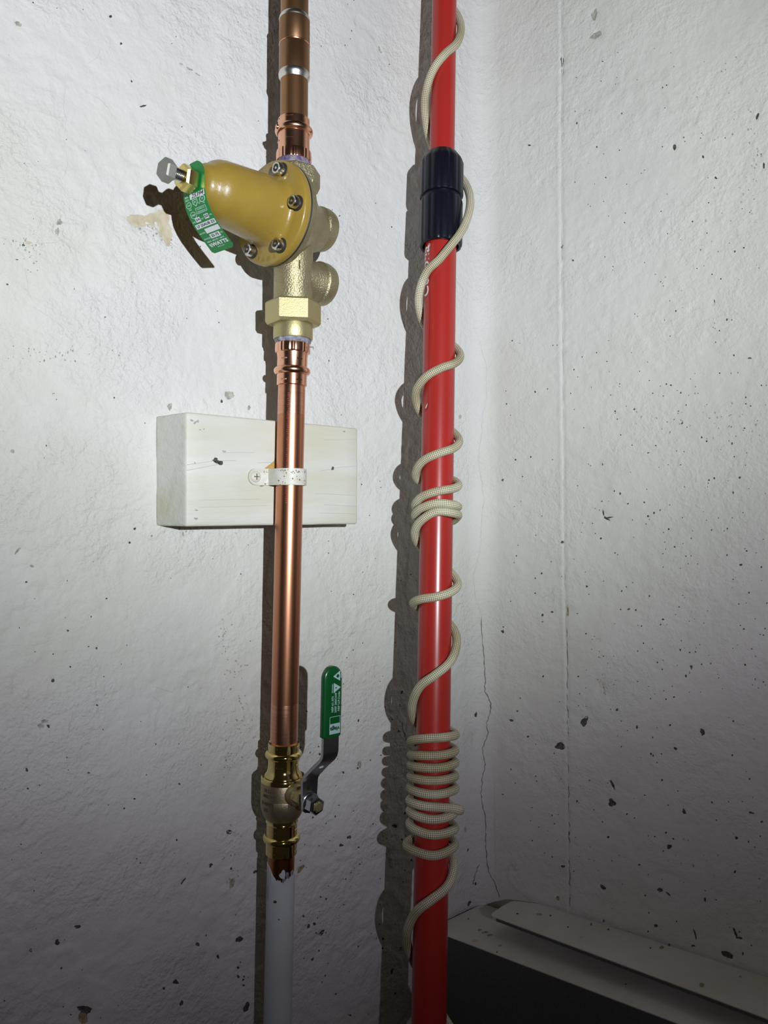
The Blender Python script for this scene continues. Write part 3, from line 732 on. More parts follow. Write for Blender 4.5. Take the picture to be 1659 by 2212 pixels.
tagbox(-5.5, 12.2, 17.0, 22.2)
on_tag('lettering', text('25394', 6.0, 0.02, 0.3, 0.95), 3.4, 19.6, 'black_ink', 0.14)
on_tag('lettering', text('SER.', 2.6, 0.02), -9.4, 18.6, 'pale_ink'); on_tag('lettering', text('NO.', 2.6, 0.02), -9.2, 21.6, 'pale_ink')
on_tag('approval_mark', ring2(0, 0, 2.7, 3.2), -8.4, 27.0, 'pale_ink'); on_tag('lettering', text('ASSE', 1.9, 0.02), -8.4, 27.0, 'pale_ink')
on_tag('lettering', text('1003', 1.8, 0.02), -8.4, 31.6, 'pale_ink')
sh = [(-3, 3.2), (3, 3.2), (3, -0.6), (0, -4), (-3, -0.6)]; si = [(x * 0.78, y * 0.8 + 0.1) for x, y in sh]
sv = [(x, y, 0) for x, y in sh + si]
on_tag('approval_mark', (np.array(sv), [(i, (i + 1) % 5, 5 + (i + 1) % 5, 5 + i) for i in range(5)]), -0.4, 26.4, 'pale_ink')
on_tag('lettering', text('PC', 2.4, 0.02), -0.4, 26.0, 'pale_ink'); on_tag('approval_mark', ring2(0, 0, 0.7, 1.1, 12), 4.2, 28.2, 'pale_ink')
on_tag('approval_mark', ring2(0, 0, 2.6, 3.4), 8.4, 25.4, 'pale_ink'); on_tag('lettering', text('SP', 2.6, 0.02), 8.6, 25.4, 'pale_ink'); on_tag('lettering', text('US', 1.8, 0.02), 9.2, 29.8, 'pale_ink')
on_tag('approval_mark', ring2(0, 0, 3.0, 3.5), -7.2, 37.4, 'pale_ink'); on_tag('lettering', text('NSF', 2.5, 0.03), -7.2, 37.4, 'pale_ink')
on_tag('print_frame', frame2(-2.8, 9.8, -37.8, -31.8, 0.45), 0, 0, 'pale_ink')
on_tag('lettering', text('Certified to', 2.0, 0.02), 3.5, 33.6, 'pale_ink'); on_tag('lettering', text('NSF/ANSI 61', 1.9, 0.02), 3.5, 36.2, 'pale_ink')
tagbox(-7.8, -2.0, 40.6, 45.4); tagbox(3.2, 8.2, 40.2, 45.0)
on_tag('lettering', text('3/4', 3.6, 0.03), -4.9, 43.0, 'black_ink', 0.14); on_tag('lettering', text('50', 4.2, 0.03), 5.7, 42.6, 'black_ink', 0.14)
on_tag('lettering', text('SIZE', 2.0, 0.02), -10.4, 44.2, 'pale_ink'); on_tag('lettering', text('SET', 2.0, 0.02), 0.6, 43.6, 'pale_ink'); on_tag('lettering', text('PSI', 2.2, 0.02), 10.8, 42.8, 'pale_ink')
tagbox(-11.4, 12.2, 47.2, 52.2); on_tag('lettering', text('LF 25AUB Z3', 3.8, 0.03), 0.6, 49.7, 'black_ink', 0.14)
tagbox(-4.4, 12.2, 54.0, 59.4); on_tag('lettering', text('MODEL', 2.1, 0.02), -8.6, 57.6, 'pale_ink')
tagbox(-3.2, 8.6, 61.0, 66.0); on_tag('lettering', text('25-75', 3.9, 0.03), 2.7, 63.5, 'black_ink', 0.14)
on_tag('lettering', text('RANGE', 2.3, 0.02), -7.6, 64.6, 'pale_ink'); on_tag('lettering', text('PSI', 2.3, 0.02), 10.8, 63.2, 'pale_ink')
on_tag('lettering', text('MAX. 300 PSI / 180\u00b0F', 2.3, 0.03), 0, 68.4, 'pale_ink')
on_tag('lettering', text('WATTS', 5.6, 0.04, 0, 1.0), 2.2, 72.8, 'white_ink')
for q in (-10.2, -8.8): on_tag('brand_stripe', poly2([(q - 0.2, 2.0), (q + 0.7, 2.0), (q + 1.6, -2.0), (q + 0.7, -2.0)]), 0, 72.8, 'white_ink')
on_tag('lettering', text('watts.com', 2.0, 0.02), 1.0, 76.4, 'pale_ink')

# ------------------------------------------------------------------ white wood block on the left wall and the pipe strap
BO = np.array([-149.7, 561.0]); BL = 165.9; BT = 38.0; BZ0, BZ1 = -10.9, 75.7
ROTL = math.atan2(e1[1], e1[0])
v, f = box(0, BL, 0, BT + 1.0, 0, BZ1 - BZ0, 1.7, 2)
bm = bmesh.new(); vsb = [bm.verts.new(p) for p in v]
for q in f: bm.faces.new([vsb[i] for i in q])
bmesh.ops.subdivide_edges(bm, edges=[e for e in bm.edges if e.calc_length() > 20], cuts=12, use_grid_fill=True)
bm.verts.index_update(); v = np.array([p.co[:] for p in bm.verts]); f = [tuple(p.index for p in q.verts) for q in bm.faces]; bm.free()
wob = 0.7 * (fbm(v[:, 0] / 22 + 40, v[:, 2] / 22 + 7 + v[:, 1] / 9, 2, 3) - 0.5)
k = np.clip(1 - v[:, 0] / BL, 0, 1)
v[:, 0] -= 7.5 * (v[:, 1] / BT) * k - wob * (v[:, 0] < 8); v[:, 1] += wob * (v[:, 1] < 6); v[:, 2] += wob * 0.8
wb = empty('wood_block', V(BO[0], BO[1], BZ0), (0, 0, ROTL), 'white painted wood block fixed to the wall behind the bright copper pipe', 'wood block')
mk('block', v, f, 'wood', wb, sharp=60)
def on_block(name, pts, mat, eps=0.42):
    P = np.array([(x, -eps, z) for x, z in pts]); n = len(P); c = P.mean(0)
    mk(name, np.concatenate([P, [c]]), [(i, (i + 1) % n, n) for i in range(n)][::1], mat, wb, smooth=False)
def blk(px, py):        # pixel -> block face (along, up)
    q = (px - CX) / F; t = (q * BO[1] - BO[0]) / (e1[0] - q * e1[1]); d = BO[1] + t * e1[1]
    return t, -(py - CY) / F * d - BZ0
for (x, y, w, h, m, s) in ((465, 994, 13, 9, 'pit', 0.3), (476, 1000, 12, 9, 'pit', 0.8), (470, 998, 14, 8, 'pit', 0.6), (414, 908, 8, 4, 'pit_grey', 0.5), (421, 913, 9, 4, 'pit_grey', -0.7), (427, 910, 4, 6, 'pit_grey', 0),
                          (440, 927, 3, 2.5, 'pit_grey', 0), (432, 928, 3, 3, 'pit_grey', 0), (423, 1120, 10, 4, 'pit_grey', -0.1), (424, 1102, 7, 3, 'pit_grey', 0), (484, 975, 8, 3, 'pit_grey', 0.2), (718, 1012, 5, 8, 'pit', 0.2), (723, 1012, 5, 7, 'pit_light', 0), (421, 1000, 3, 4, 'pit_grey', 0), (743, 932, 5, 3, 'pit_grey', 0.3), (565, 1050, 9, 3, 'pit_grey', 0)):
    on_block('paint_chip', [blk(*p) for p in blob(x, y, w, h, rng, 0.5, 14, s)], m)
on_block('bare_wood', [blk(*p) for p in [(571, 1012), (578, 1006), (583, 1004), (588, 998), (592, 996), (596, 988), (600, 984), (602, 1013)]], 'wood_bare')
MT['grain'] = simple('grain_crack', (0.42, 0.41, 0.38), 0.9)
def grain(pts, w):
    P = [blk(x, y) for x, y in pts]; n = len(P)
    vv_ = [(x, -0.40, z + w / 2) for x, z in P] + [(x, -0.40, z - w / 2) for x, z in P]
    mk('grain_crack', np.array(vv_), [(i, i + 1, n + i + 1, n + i) for i in range(n - 1)], 'grain', wb, smooth=False)
grain([(404, 1004), (430, 1000), (460, 996), (510, 995)], 0.28); grain([(404, 1016), (440, 1009), (470, 1003)], 0.35); grain([(555, 1000), (597, 999)], 0.25)
grain([(690, 1018), (730, 1010), (772, 1006)], 0.3); grain([(480, 978), (520, 977), (550, 978)], 0.22); grain([(700, 950), (770, 949)], 0.15); grain([(700, 1090), (770, 1094)], 0.25); grain([(680, 1066), (765, 1070)], 0.22); grain([(690, 1108), (768, 1110)], 0.22); grain([(430, 1080), (560, 1078)], 0.15); grain([(430, 1096), (580, 1092)], 0.18)

SZ0, SZ1 = 21.8, 35.2
pz = 28.5; pa = AXL.at(pz); pxy = np.array([pa.x * 1000, pa.y * 1000])
ua = float((pxy - BO) @ e1); na = float((pxy - BO) @ nL)          # pipe axis in block coordinates
so = empty('pipe_strap', V(*(BO), SZ0), (0, 0, ROTL), 'white painted one-hole pipe strap with rust flecks holding the copper pipe', 'pipe strap')
path = [(ua - 25.5, 0.5), (ua - 14.2, 0.5), (ua - 12.7, 1.6), (ua - 12.6, na * 0.6)]
for k in range(0, 13): a_ = math.pi - math.pi * k / 12; path.append((ua + 12.2 * math.cos(a_) * (1.0 if k < 7 else 1.03), na + 12.2 * math.sin(a_)))
path += [(ua + 13.0, na * 0.5), (ua + 13.2, 0.6)]
pv = np.array(path); tg_ = np.gradient(pv, axis=0); nn_ = np.stack([-tg_[:, 1], tg_[:, 0]], 1); nn_ /= np.linalg.norm(nn_, axis=1)[:, None]
o_ = pv + nn_ * 1.3; n = len(pv); hgt = SZ1 - SZ0
V3 = lambda P, z: [(x, -y, z) for x, y in P]
vs_ = np.array(V3(pv, 0) + V3(o_, 0) + V3(pv, hgt) + V3(o_, hgt)); fs_ = []
for i in range(n - 1):
    fs_ += [(i, i + 1, n + i + 1, n + i), (2 * n + i, 3 * n + i, 3 * n + i + 1, 2 * n + i + 1), (n + i, n + i + 1, 3 * n + i + 1, 3 * n + i), (i, 2 * n + i, 2 * n + i + 1, i + 1)]
fs_ += [(0, n, 3 * n, 2 * n), (n - 1, 3 * n - 1, 4 * n - 1, 2 * n - 1)]
bd = mk('band', vs_, fs_, 'strap', so, sharp=50)
ear = [(ua - 25.4, hgt)] + [(ua - 25.4 - hgt / 2 * math.sin(math.pi * k / 12), hgt / 2 + hgt / 2 * math.cos(math.pi * k / 12)) for k in range(1, 12)] + [(ua - 25.4, 0)]
ev, ef = prism(ear, 0.5, 1.85); mk('ear', np.stack([ev[:, 0], -ev[:, 2], ev[:, 1]], 1), [q[::-1] for q in ef], 'strap', so, smooth=False)
sx_, sz_ = ua - 25.8, hgt / 2
scw = lathe_data([(4.6, 1.6), (4.5, 2.4), (3.6, 3.3), (2.0, 3.7), (0.3, 3.8)], 24)
s_ = mk('screw', np.stack([scw[0][:, 0] + sx_, -scw[0][:, 2], scw[0][:, 1] + sz_], 1), scw[1], 'strap', so)
for (w_, h_) in ((5.0, 0.9), (0.9, 5.0)):
    bv, bf = box(sx_ - w_ / 2, sx_ + w_ / 2, -3.9, -3.2, sz_ - h_ / 2, sz_ + h_ / 2); mk('cross_slot', bv, bf, 'rust', s_, smooth=False)
rs = random.Random(3)
for k in range(64):                      # rust flecks along the band edges
    a_ = rs.uniform(0.45, 2.9); zz = rs.choice([rs.uniform(0.1, 1.6), rs.uniform(hgt - 4.0, hgt - 0.2), rs.uniform(hgt - 4.0, hgt - 0.2), rs.uniform(1, hgt - 1)])
    w_ = rs.uniform(0.4, 1.9) * rs.uniform(0.5, 1.0); P = blob(0, 0, w_, w_ * rs.uniform(0.5, 1.2), rs, 0.5, 8)
    R0 = 13.62
    mk('rust_fleck', np.array([(ua + R0 * math.cos(a_ + x / R0), -(na + R0 * math.sin(a_ + x / R0)), zz + y) for x, y in P]), [tuple(range(8))], 'rust', bd, smooth=False)
for k in range(8):
    P = blob(ua - rs.uniform(13.5, 20), rs.choice([rs.uniform(0.6, 2.5), rs.uniform(hgt - 3, hgt - 0.6)]), rs.uniform(0.4, 1.6), rs.uniform(0.4, 1.2), rs, 0.5, 8)
    mk('rust_fleck', np.array([(x, -1.92, y) for x, y in P]), [tuple(range(8))], 'rust', bd, smooth=False)

# ------------------------------------------------------------------ ball valve
T = Thing('ball_valve', 'brass ball valve with green lever handle below the bright copper pipe', 'valve', AXL, -281)
up_ = T.lathe('press_socket', [(11.2, -189.6), (12.6, -188.6), (12.75, -191.5), (12.6, -193.6)] + torus_prof(12.55, -198.2, 2.4, 11) + [(12.4, -202.6), (12.35, -208.5), (13.2, -212.0), (14.8, -214.2), (15.2, -215.5), (14.2, -216.5)], 'brass_pol')
T.lathe('body_collar', [(14.0, -216.2), (17.2, -215.2), (17.9, -216.2), (17.9, -219.4), (17.4, -220)], 'brass_pol')
bd_ = T.lathe('valve_body', [(17.4, -219.4), (17.85, -220.4), (17.85, -238.5), (17.2, -242.5), (15.6, -246.8), (14.2, -249.0), (13.2, -250.2)], 'brass_dull')
lw = T.lathe('press_socket', [(13.0, -249.8), (12.9, -252.2), (13.3, -252.9), (12.9, -253.8), (12.5, -254.2), (12.5, -261.8)] + torus_prof(12.6, -266.5, 2.6, 11) + [(12.75, -271.2), (12.75, -279.0), (11.6, -280.2)], 'brass_pol')
for z_, p_ in ((-191.0, up_), (-205.8, up_), (-258.5, lw), (-275.5, lw)): dents(T, p_, z_, 12.6, (FRONT - 0.1, FRONT + 1.25), 'brass_pol')
bx = box(-0.7, 0.9, -6, 6, -4.0, 4.0, 0.5, 2)
def pad(data, r, ang, z):
    v, f = data; c, s = math.cos(ang), math.sin(ang)
    return np.stack([(v[:, 0] + r) * c - v[:, 1] * s, (v[:, 0] + r) * s + v[:, 1] * c, v[:, 2] + z], 1), f
T.put('cast_pad', pad(bx, 17.6, FRONT + 0.05, -236), 'brass_dull', bd_)
MT['cast_dark'] = simple('dark_cast_letter', (0.10, 0.08, 0.05), 0.6, 0.3)
for body_, z_, a_ in (('10.22 L', -223.6, -0.55), ('600CWP', -228.0, -0.52), ('B-10MPA', -234.2, -0.62), ('1/2', -239.2, -0.72)):
    T.put('cast_letters', wrap(text(body_, 3.6, 0.03), 17.9, z_, FRONT + a_, 0, 0.12), 'cast_dark', bd_)
T.put('cast_letters', wrap(text('C', 3.2, 0.03), 17.0, -243.5, FRONT - 0.3, 0, 0.5), 'cast_dark', bd_)
NB = np.array([nL[0], nL[1], 0.0]); EB = np.array([e1[0], e1[1], 0.0]); ZS = -226.0
def stem(data): return along(data, NB, (0, 0, ZS))
T.put('stem_boss', stem(lathe_data([(8.6, 14), (8.6, 21.0), (7.8, 22.6), (5, 23)], 40)), 'brass_dull', bd_)
T.put('gland_nut', stem(lathe_data([(6.4, 21), (6.6, 22), (6.6, 29), (6.0, 30)], 6, True, None, 0.2)), 'brass', sharp=15)
T.put('stem', stem(lathe_data([(3.6, 28), (3.6, 50.2), (3.2, 50.8)], 28)), 'brass')
hn = T.put('lever_nut', stem(lathe_data([(6.6, 40.0), (7.1, 40.8), (7.1, 47.6), (6.5, 48.8), (4.6, 49.2), (3.9, 48.6)], 6, True, None, 0.35)), 'chrome', sharp=15)
T.put('washer_face', stem(lathe_data([(7.6, 39.0), (7.6, 40.2), (7.2, 40.4)], 32)), 'chrome', hn)
# lever: side profile (outwards s, height z) swept across its width
LP = [(37.2, -233.4), (37.2, -231.5), (37.2, -209.5), (38.2, -206.4), (40.8, -203.4), (52.5, -192.8), (59.5, -187.0), (62.2, -183.4), (63.0, -180.0), (63.0, -166.0), (63.0, -121)]
lp = np.array(LP); tgl = np.gradient(lp, axis=0); tgl /= np.linalg.norm(tgl, axis=1)[:, None]; nl_ = np.stack([-tgl[:, 1], tgl[:, 0]], 1)
outl = lp - nl_ * 1.3; inl = lp + nl_ * 1.3
wid = [4.0, 6.4, 7.2, 7.2, 7.0, 6.9, 6.9, 7.0, 7.1, 7.1, 7.1]
def lev(s, z, e): return NB * s + EB * e + np.array([0, 0, z])
vs_ = []
for P, sg in ((inl, -1), (inl, 1), (outl, 1), (outl, -1)):
    vs_ += [lev(s, z, sg * w) for (s, z), w in zip(P, wid)]
n = len(lp); fs_ = []
for i in range(n - 1):
    for a_ in range(4): b_ = (a_ + 1) % 4; fs_.append((a_ * n + i, a_ * n + i + 1, b_ * n + i + 1, b_ * n + i))
fs_ += [(0, n, 2 * n, 3 * n), (n - 1, 4 * n - 1, 3 * n - 1, 2 * n - 1)]
lv = T.put('lever', (np.array(vs_), fs_), 'zinc', sharp=40)
T.put('stop_hole', (np.array([lev(38.62, -214.5 + 1.9 * math.sin(q), -2.0 + 1.5 * math.cos(q)) for q in np.linspace(0, 6.28, 17)[:-1]]), [tuple(range(16))]), 'brass_yel', lv, smooth=False)
T.put('rivet_dimple', (np.array([lev(52.5 + 1.4 + 0.8 * math.sin(q) * 0.7, -194.0 + 1.0 * math.sin(q), -1 + 2.2 * math.cos(q)) for q in np.linspace(0, 6.28, 17)[:-1]]), [tuple(range(16))]), 'white_ink', lv, smooth=False)
# vinyl grip: rounded slab with a domed top
gw, gt = 8.7, 3.2; GZ0, GZ1 = -168.6, -115.0
vs_, fs_ = [], []
rows = [GZ0, GZ0 + 0.8] + list(np.linspace(GZ0 + 2, GZ1 - 10, 10)) + [GZ1 - 10 + 10 * math.sin(q) for q in np.linspace(0.2, 1.52, 9)]
nc = 28
for j, z_ in enumerate(rows):
    k_ = 1.0 if j > 0 else 0.9
    q = (z_ - (GZ1 - 10)) / 10
    if q > 0: k_ = max(0.06, math.sqrt(max(0, 1 - q ** 2.2)))
    for c in range(nc):
        a_ = 2 * math.pi * c / nc; ca, sa = math.cos(a_), math.sin(a_)
        x = gw * k_ * math.copysign(abs(ca) ** 0.55, ca); y = gt * (0.55 + 0.45 * k_) * math.copysign(abs(sa) ** 0.55, sa)
        vs_.append(lev(63 + y, z_, x))
for j in range(len(rows) - 1):
    for c in range(nc): fs_.append((j * nc + c, j * nc + (c + 1) % nc, (j + 1) * nc + (c + 1) % nc, (j + 1) * nc + c))
fs_ += [tuple(range(nc))[::-1], tuple(range((len(rows) - 1) * nc, len(rows) * nc))]
gp = T.put('grip', (np.array(vs_), fs_), 'green_grip', lv, sharp=60)
MT['grip_ink'] = simple('pale_blue_print', (0.36, 0.48, 0.47), 0.5)
def on_grip(name, data, e, z, mat='grip_ink', rot=0, off=0.08):
    v, f = xf2(data, 0, 0, rot)
    T.put(name, (np.array([lev(63 + gt + off, z + y, e + x) for x, y, _ in v]), f), mat, gp, smooth=False)
UPR = math.pi / 2
on_grip('print_box', rect2(-3.4, 6.6, -166.0, -158.6), 0, 0); on_grip('lettering', text('viega', 4.4, 0.04), 1.6, -162.2, 'green_grip', math.pi, 0.14)
on_grip('print_frame', frame2(-3.4, 6.6, -158.6, -152.8, 0.4), 0, 0)
for bd2, e_, z_ in (('NSF-61-372', -0.9, -143.4), ('250F 200CWP', 2.0, -142.6), ('NSF U.P.Code', 4.9, -142.0)):
    on_grip('lettering', text(bd2, 2.5, 0.03), e_, z_, 'grip_ink', UPR)
def tri(e, z, d, hole):
    pts = [(-4.0 * d, 0), (2.6 * d, 3.9), (2.6 * d, -3.9)]
    on_grip('warning_mark', poly2(pts if d > 0 else pts[::-1]), e, z)
    on_grip('mark_hole', poly2([(0.4 * d + hole * math.cos(q), hole * math.sin(q)) for q in np.linspace(0, 6.28, 17)[:-1]]), e, z, 'green_grip', 0, 0.14)
tri(3.0, -122.6, 1, 1.35); tri(2.4, -131.4, -1, 0.6)
on_grip('lettering', text('viega', 1.9, 0.03), 6.5, -122.6, 'grip_ink', UPR); on_grip('lettering', text('PROPRESS', 1.5, 0.03), -1.3, -131.6, 'grip_ink', UPR)

# painted riser under the valve
T = Thing('painted_pipe', 'white painted pipe with ragged bare copper top under the ball valve', 'pipe', AXL, -H * 1000 + 4)
tb = T.lathe('copper_core', [(11.0, -H * 1000 + 4), (11.0, -277)], 'copper_fit')
MT['copper_core'] = simple('reddish_copper', (0.62, 0.24, 0.10), 0.24, 1.0, c2=(0.45, 0.18, 0.09), cs=120)
tb.data.materials[0] = MT['copper_core']
n = 160; top = []
EA = [(-180, 287), (-80, 286.2), (-58, 286.8), (-44, 288.2), (-34, 290.6), (-24, 294.2), (-12, 295.8), (4, 296.2), (14, 298.2), (22, 297.6), (32, 295.0), (44, 296.2), (56, 293.6), (72, 294.4), (92, 292.6), (120, 289), (180, 287)]
for k in range(n):
    a_ = 2 * math.pi * k / n; rel = math.degrees((a_ - FRONT + math.pi) % (2 * math.pi) - math.pi)
    top.append(-np.interp(rel, [p[0] for p in EA], [p[1] for p in EA]) + rng.uniform(-0.9, 0.7))
vs_ = [(11.5 * math.cos(2 * math.pi * k / n), 11.5 * math.sin(2 * math.pi * k / n), z_) for z_ in (-H * 1000 + 4, -400, -312, -303) for k in range(n)]
vs_ += [(11.5 * math.cos(2 * math.pi * k / n), 11.5 * math.sin(2 * math.pi * k / n), top[k] - 0.3) for k in range(n)]
vs_ += [(11.0 * math.cos(2 * math.pi * k / n), 11.0 * math.sin(2 * math.pi * k / n), top[k]) for k in range(n)]
fs_ = [(j * n + k, j * n + (k + 1) % n, (j + 1) * n + (k + 1) % n, (j + 1) * n + k) for j in range(5) for k in range(n)]
pc = T.put('paint_coat', (np.array(vs_), fs_), 'paint_pipe', sharp=60)
for a_, z_, w_, h_, m_ in ((0.25, -291.8, 5.2, 7.0, 'paint_pipe'), (0.62, -294, 2.6, 9.0, 'seal'), (0.36, -297.0, 3.2, 4.5, 'seal'), (1.05, -293.5, 4, 8, 'seal'), (-0.25, -313.5, 3.0, 2.4, 'pit'), (0.05, -327.5, 1.6, 0.9, 'pit'), (-0.95, -308, 0.9, 12, 'pit_grey')):
    P = blob(0, 0, w_, h_, rng, 0.4, 14); r_ = 11.62 if z_ < -300 else 11.5
    T.put('paint_fleck', (np.array([(r_ * math.cos(FRONT + a_ + x / 11), r_ * math.sin(FRONT + a_ + x / 11), z_ + y) for x, y in P]), [tuple(range(14))]), m_, pc, smooth=False)

# ------------------------------------------------------------------ red telescopic pole leaning in the corner
PX0, PXK, PY0, PYK = 48.0, 0.0227, 676.0, 0.108
def pole_c(z): return PX0 + PXK * z, PY0 + PYK * z
up_v = Vector((PXK, PYK, 1)).normalized(); LEN = Vector((PXK, PYK, 1)).length
bz = -H * 1000 + 3
cx_, cy_ = pole_c(bz)
po = empty('extension_pole', V(cx_, cy_, bz), Vector((0, 0, 1)).rotation_difference(up_v).to_euler(), 'red telescopic pruner pole with black ribbed clamp collar leaning in the corner', 'pole')
def pol(name, data, mat, parent=None, **kw):
    v, f = data; v = np.array(v, float).copy(); v[:, 2] = (v[:, 2] - bz) * LEN
    return mk(name, v, f, mat, parent or po, **kw)
PRr = 15.0
lt = pol('lower_tube', lathe_data([(PRr, bz), (PRr, 290)], 72), 'red')
pol('upper_tube', lathe_data([(12.1, 280), (12.1, 792)], 64), 'red')
pol('tube_cap', lathe_data([(12.6, 782), (12.6, 796), (11, 798)], 48), 'black')
def flute(k, r, z):
    if r < 19: return r
    return r - (0.0, 0.55, 0.65, 0.3, 0.08, 0.0, 0.0, 0.0)[k % 8]
pol('collar_cap', lathe_data([(12.3, 343.5), (15.2, 343), (19.6, 336.8), (20.9, 333.5), (20.9, 302), (20.5, 300.2), (18.6, 299.6)], 112, True, flute), 'black', sharp=30)
pol('collar_groove', lathe_data([(18.6, 300), (18.6, 295.6)], 64), 'black')
cs_ = pol('collar_sleeve', lathe_data([(18.6, 296.4), (20.1, 295.6), (20.5, 293.5), (20.5, 254.5), (20.1, 252.0), (18.9, 251.2), (17.2, 251.4), (16.8, 254), (16.6, 262), (15.0, 262)], 112, True, flute), 'black', sharp=30)
def on_pole(name, data, ang, z, mat, rot=0, r=PRr, off=0.1, parent=None):
    v, f = xf2(data, 0, 0, rot); a_ = ang + v[:, 0] / r
    return pol(name, (np.stack([(r + off) * np.cos(a_), (r + off) * np.sin(a_), z + v[:, 1] / LEN], 1), f), mat, parent or lt, smooth=False)
LOGO = text('Corona', 16, 0.012, 0.25)
on_pole('brand_lettering', LOGO, FRONT - 1.18, 223.5, 'white_ink', UPR)
on_pole('brand_lettering', text('\u00ae', 4, 0.02), FRONT - 0.86, 248.5, 'white_ink', UPR)
on_pole('film_edge', rect2(-0.12, 0.12, -160, 0, 1, 1), FRONT - 0.72, 252, 'red_film')
fl = [(-2.4, -4.4), (0.2, -3.2), (1.9, 0.6), (2.2, 4.4), (0.6, 1.8), (-0.8, 0.2), (-2.0, -2.0)]
on_pole('torn_film', poly2(fl), FRONT - 0.86, 95.0, 'red_film', 0, PRr, 0.5)
on_pole('torn_film', poly2([(x * 0.6 + 0.5, y * 0.6 + 0.6) for x, y in fl]), FRONT - 0.86, 95.0, 'strap', 0, PRr, 0.7)

# ------------------------------------------------------------------ rope wound round the pole
ROPE_R = 3.9
def rp3(py, ang, r):
    """image row + angle round the pole (deg: 0 right, -90 front, 180 left) + radius -> mm"""
    z = 0.0
    for _ in range(6):
        x, y = pole_c(z); d = y + r * math.sin(R_(ang)); z = -(py - CY) / F * d
    return x, y, z
# each turn: right-back row, right row, front row, left row, left-back row, and loose radius offsets right/left
TURNS = [
 (28, 58, 118, 222, 292, 0.6, 1.2, 12.1), (380, 424, 554, 645, 697, 4.0, 0.8, 15), (747, 767, 796, 853, 893, 0.8, 2.0, 15), (932, 951, 979, 1022, 1040, 0.6, 0.5, 15),
 (1037, 1047, 1061, 1091, 1101, 0.4, 0.5, 15), (1090, 1095, 1087, 1112, 1124, 0.4, 0.5, 15), (1126, 1114, 1105, 1150, 1178, 0.6, 0.4, 15), (1236, 1260, 1289, 1303, 1312, 0.8, 0.5, 15),
 (1348, 1380, 1457, 1530, 1563, 0.6, 0.3, 15), (1577, 1586, 1594, 1601, 1603, 0.5, 0.5, 15), (1611, 1620, 1632, 1631, 1630, 0.3, 0.3, 15), (1637, 1646, 1659, 1653, 1650, 0.3, 0.3, 15),
 (1666, 1675, 1686, 1678, 1674, 0.3, 0.3, 15), (1692, 1702, 1716, 1702, 1698, 0.8, 0.6, 15), (1742, 1750, 1743, 1729, 1722, 5.5, 0.8, 15), (1733, 1752, 1770, 1751, 1746, 0.3, 0.3, 15),
 (1772, 1788, 1803, 1779, 1772, 0.8, 0.4, 15), (1806, 1822, 1848, 1826, 1812, 0.8, 2.6, 15), (1846, 1866, 1942, 2022, 2070, 0.2, 1.2, 15), (2200, 2232, 2290, 2350, 2385, 0.3, 0.4, 15)]
ctrl = []
for k, (rb, rr_, fr, lf, lb, orr, ol, pr) in enumerate(TURNS):
    base = -360 * k; r0 = pr + ROPE_R + 0.1
    ctrl += [(base + 42, rb, r0 + orr * 0.5), (base + 0, rr_, r0 + orr), (base - 45, (rr_ * 0.40 + fr * 0.60) - (0 if fr > rr_ else 0), r0 + orr * 0.35), (base - 90, fr, r0), (base - 135, fr * 0.62 + lf * 0.38, r0 + ol * 0.3), (base - 180, lf, r0 + ol), (base - 222, lb, r0 + ol * 0.4)]
ctrl[7] = (-360 + 42, 384, 27.2); ctrl[8] = (-360, 430, 27.6); ctrl[9] = (-412, 508, 24.9); ctrl[10] = (-450, 554, 19.4)
ctrl[6] = (-222, 292, 16.8)
ctrl = [(70, 8, 16.3)] + ctrl
ang = np.array([c[0] for c in ctrl], float); zz = []; rad_ = np.array([c[2] for c in ctrl])
for a_, py, r in ctrl: zz.append(rp3(py, a_, r)[2])
zz = np.array(zz)
def catmull(tq, T_, Y):
    out = np.empty_like(tq); m = np.gradient(Y, T_)
    # monotone-limited slopes keep neighbouring turns from overshooting
    d = np.diff(Y) / np.diff(T_)
    for i in range(1, len(Y) - 1):
        if d[i - 1] * d[i] <= 0: m[i] *= 0.4
    i = np.clip(np.searchsorted(T_, tq, side='right') - 1, 0, len(T_) - 2)
    h_ = T_[i + 1] - T_[i]; s = (tq - T_[i]) / h_
    return ((1 + 2 * s) * (1 - s) ** 2) * Y[i] + s * (1 - s) ** 2 * h_ * m[i] + s * s * (3 - 2 * s) * Y[i + 1] + s * s * (s - 1) * h_ * m[i + 1]
T_ = -ang
tq = np.arange(T_[0], T_[-1], 2.2)
zq = catmull(tq, T_, zz); rq = np.maximum(catmull(tq, T_, rad_), 12.1 + ROPE_R)
pts = []
for t_, z_, r_ in zip(tq, zq, rq):
    cx1, cy1 = pole_c(z_)
    pts.append((cx1 + r_ * math.cos(R_(-t_)), cy1 + r_ * math.sin(R_(-t_)), z_ + H * 1000))
nc = 20
v, f = tube(pts, ROPE_R, nc)
ro = tag(mk('rope', v, f, 'rope', sharp=80), 'beige braided rope wound in coils around the red pole', 'rope')
ln = np.r_[0, np.cumsum(np.linalg.norm(np.diff(np.array(pts), axis=0), axis=1))]
uvl = ro.data.uv_layers.new(name='UVMap'); li = 0; buf = np.zeros((len(ro.data.loops), 2))
for pi, p in enumerate(ro.data.polygons):
    if len(p.vertices) == 4 and pi < (len(pts) - 1) * nc:
        i, k = divmod(pi, nc)
        for j, (di, dk) in enumerate(((0, 0), (0, 1), (1, 1), (1, 0))): buf[p.loop_start + j] = ((k + dk) / nc, ln[i + di])
uvl.data.foreach_set('uv', buf.ravel())

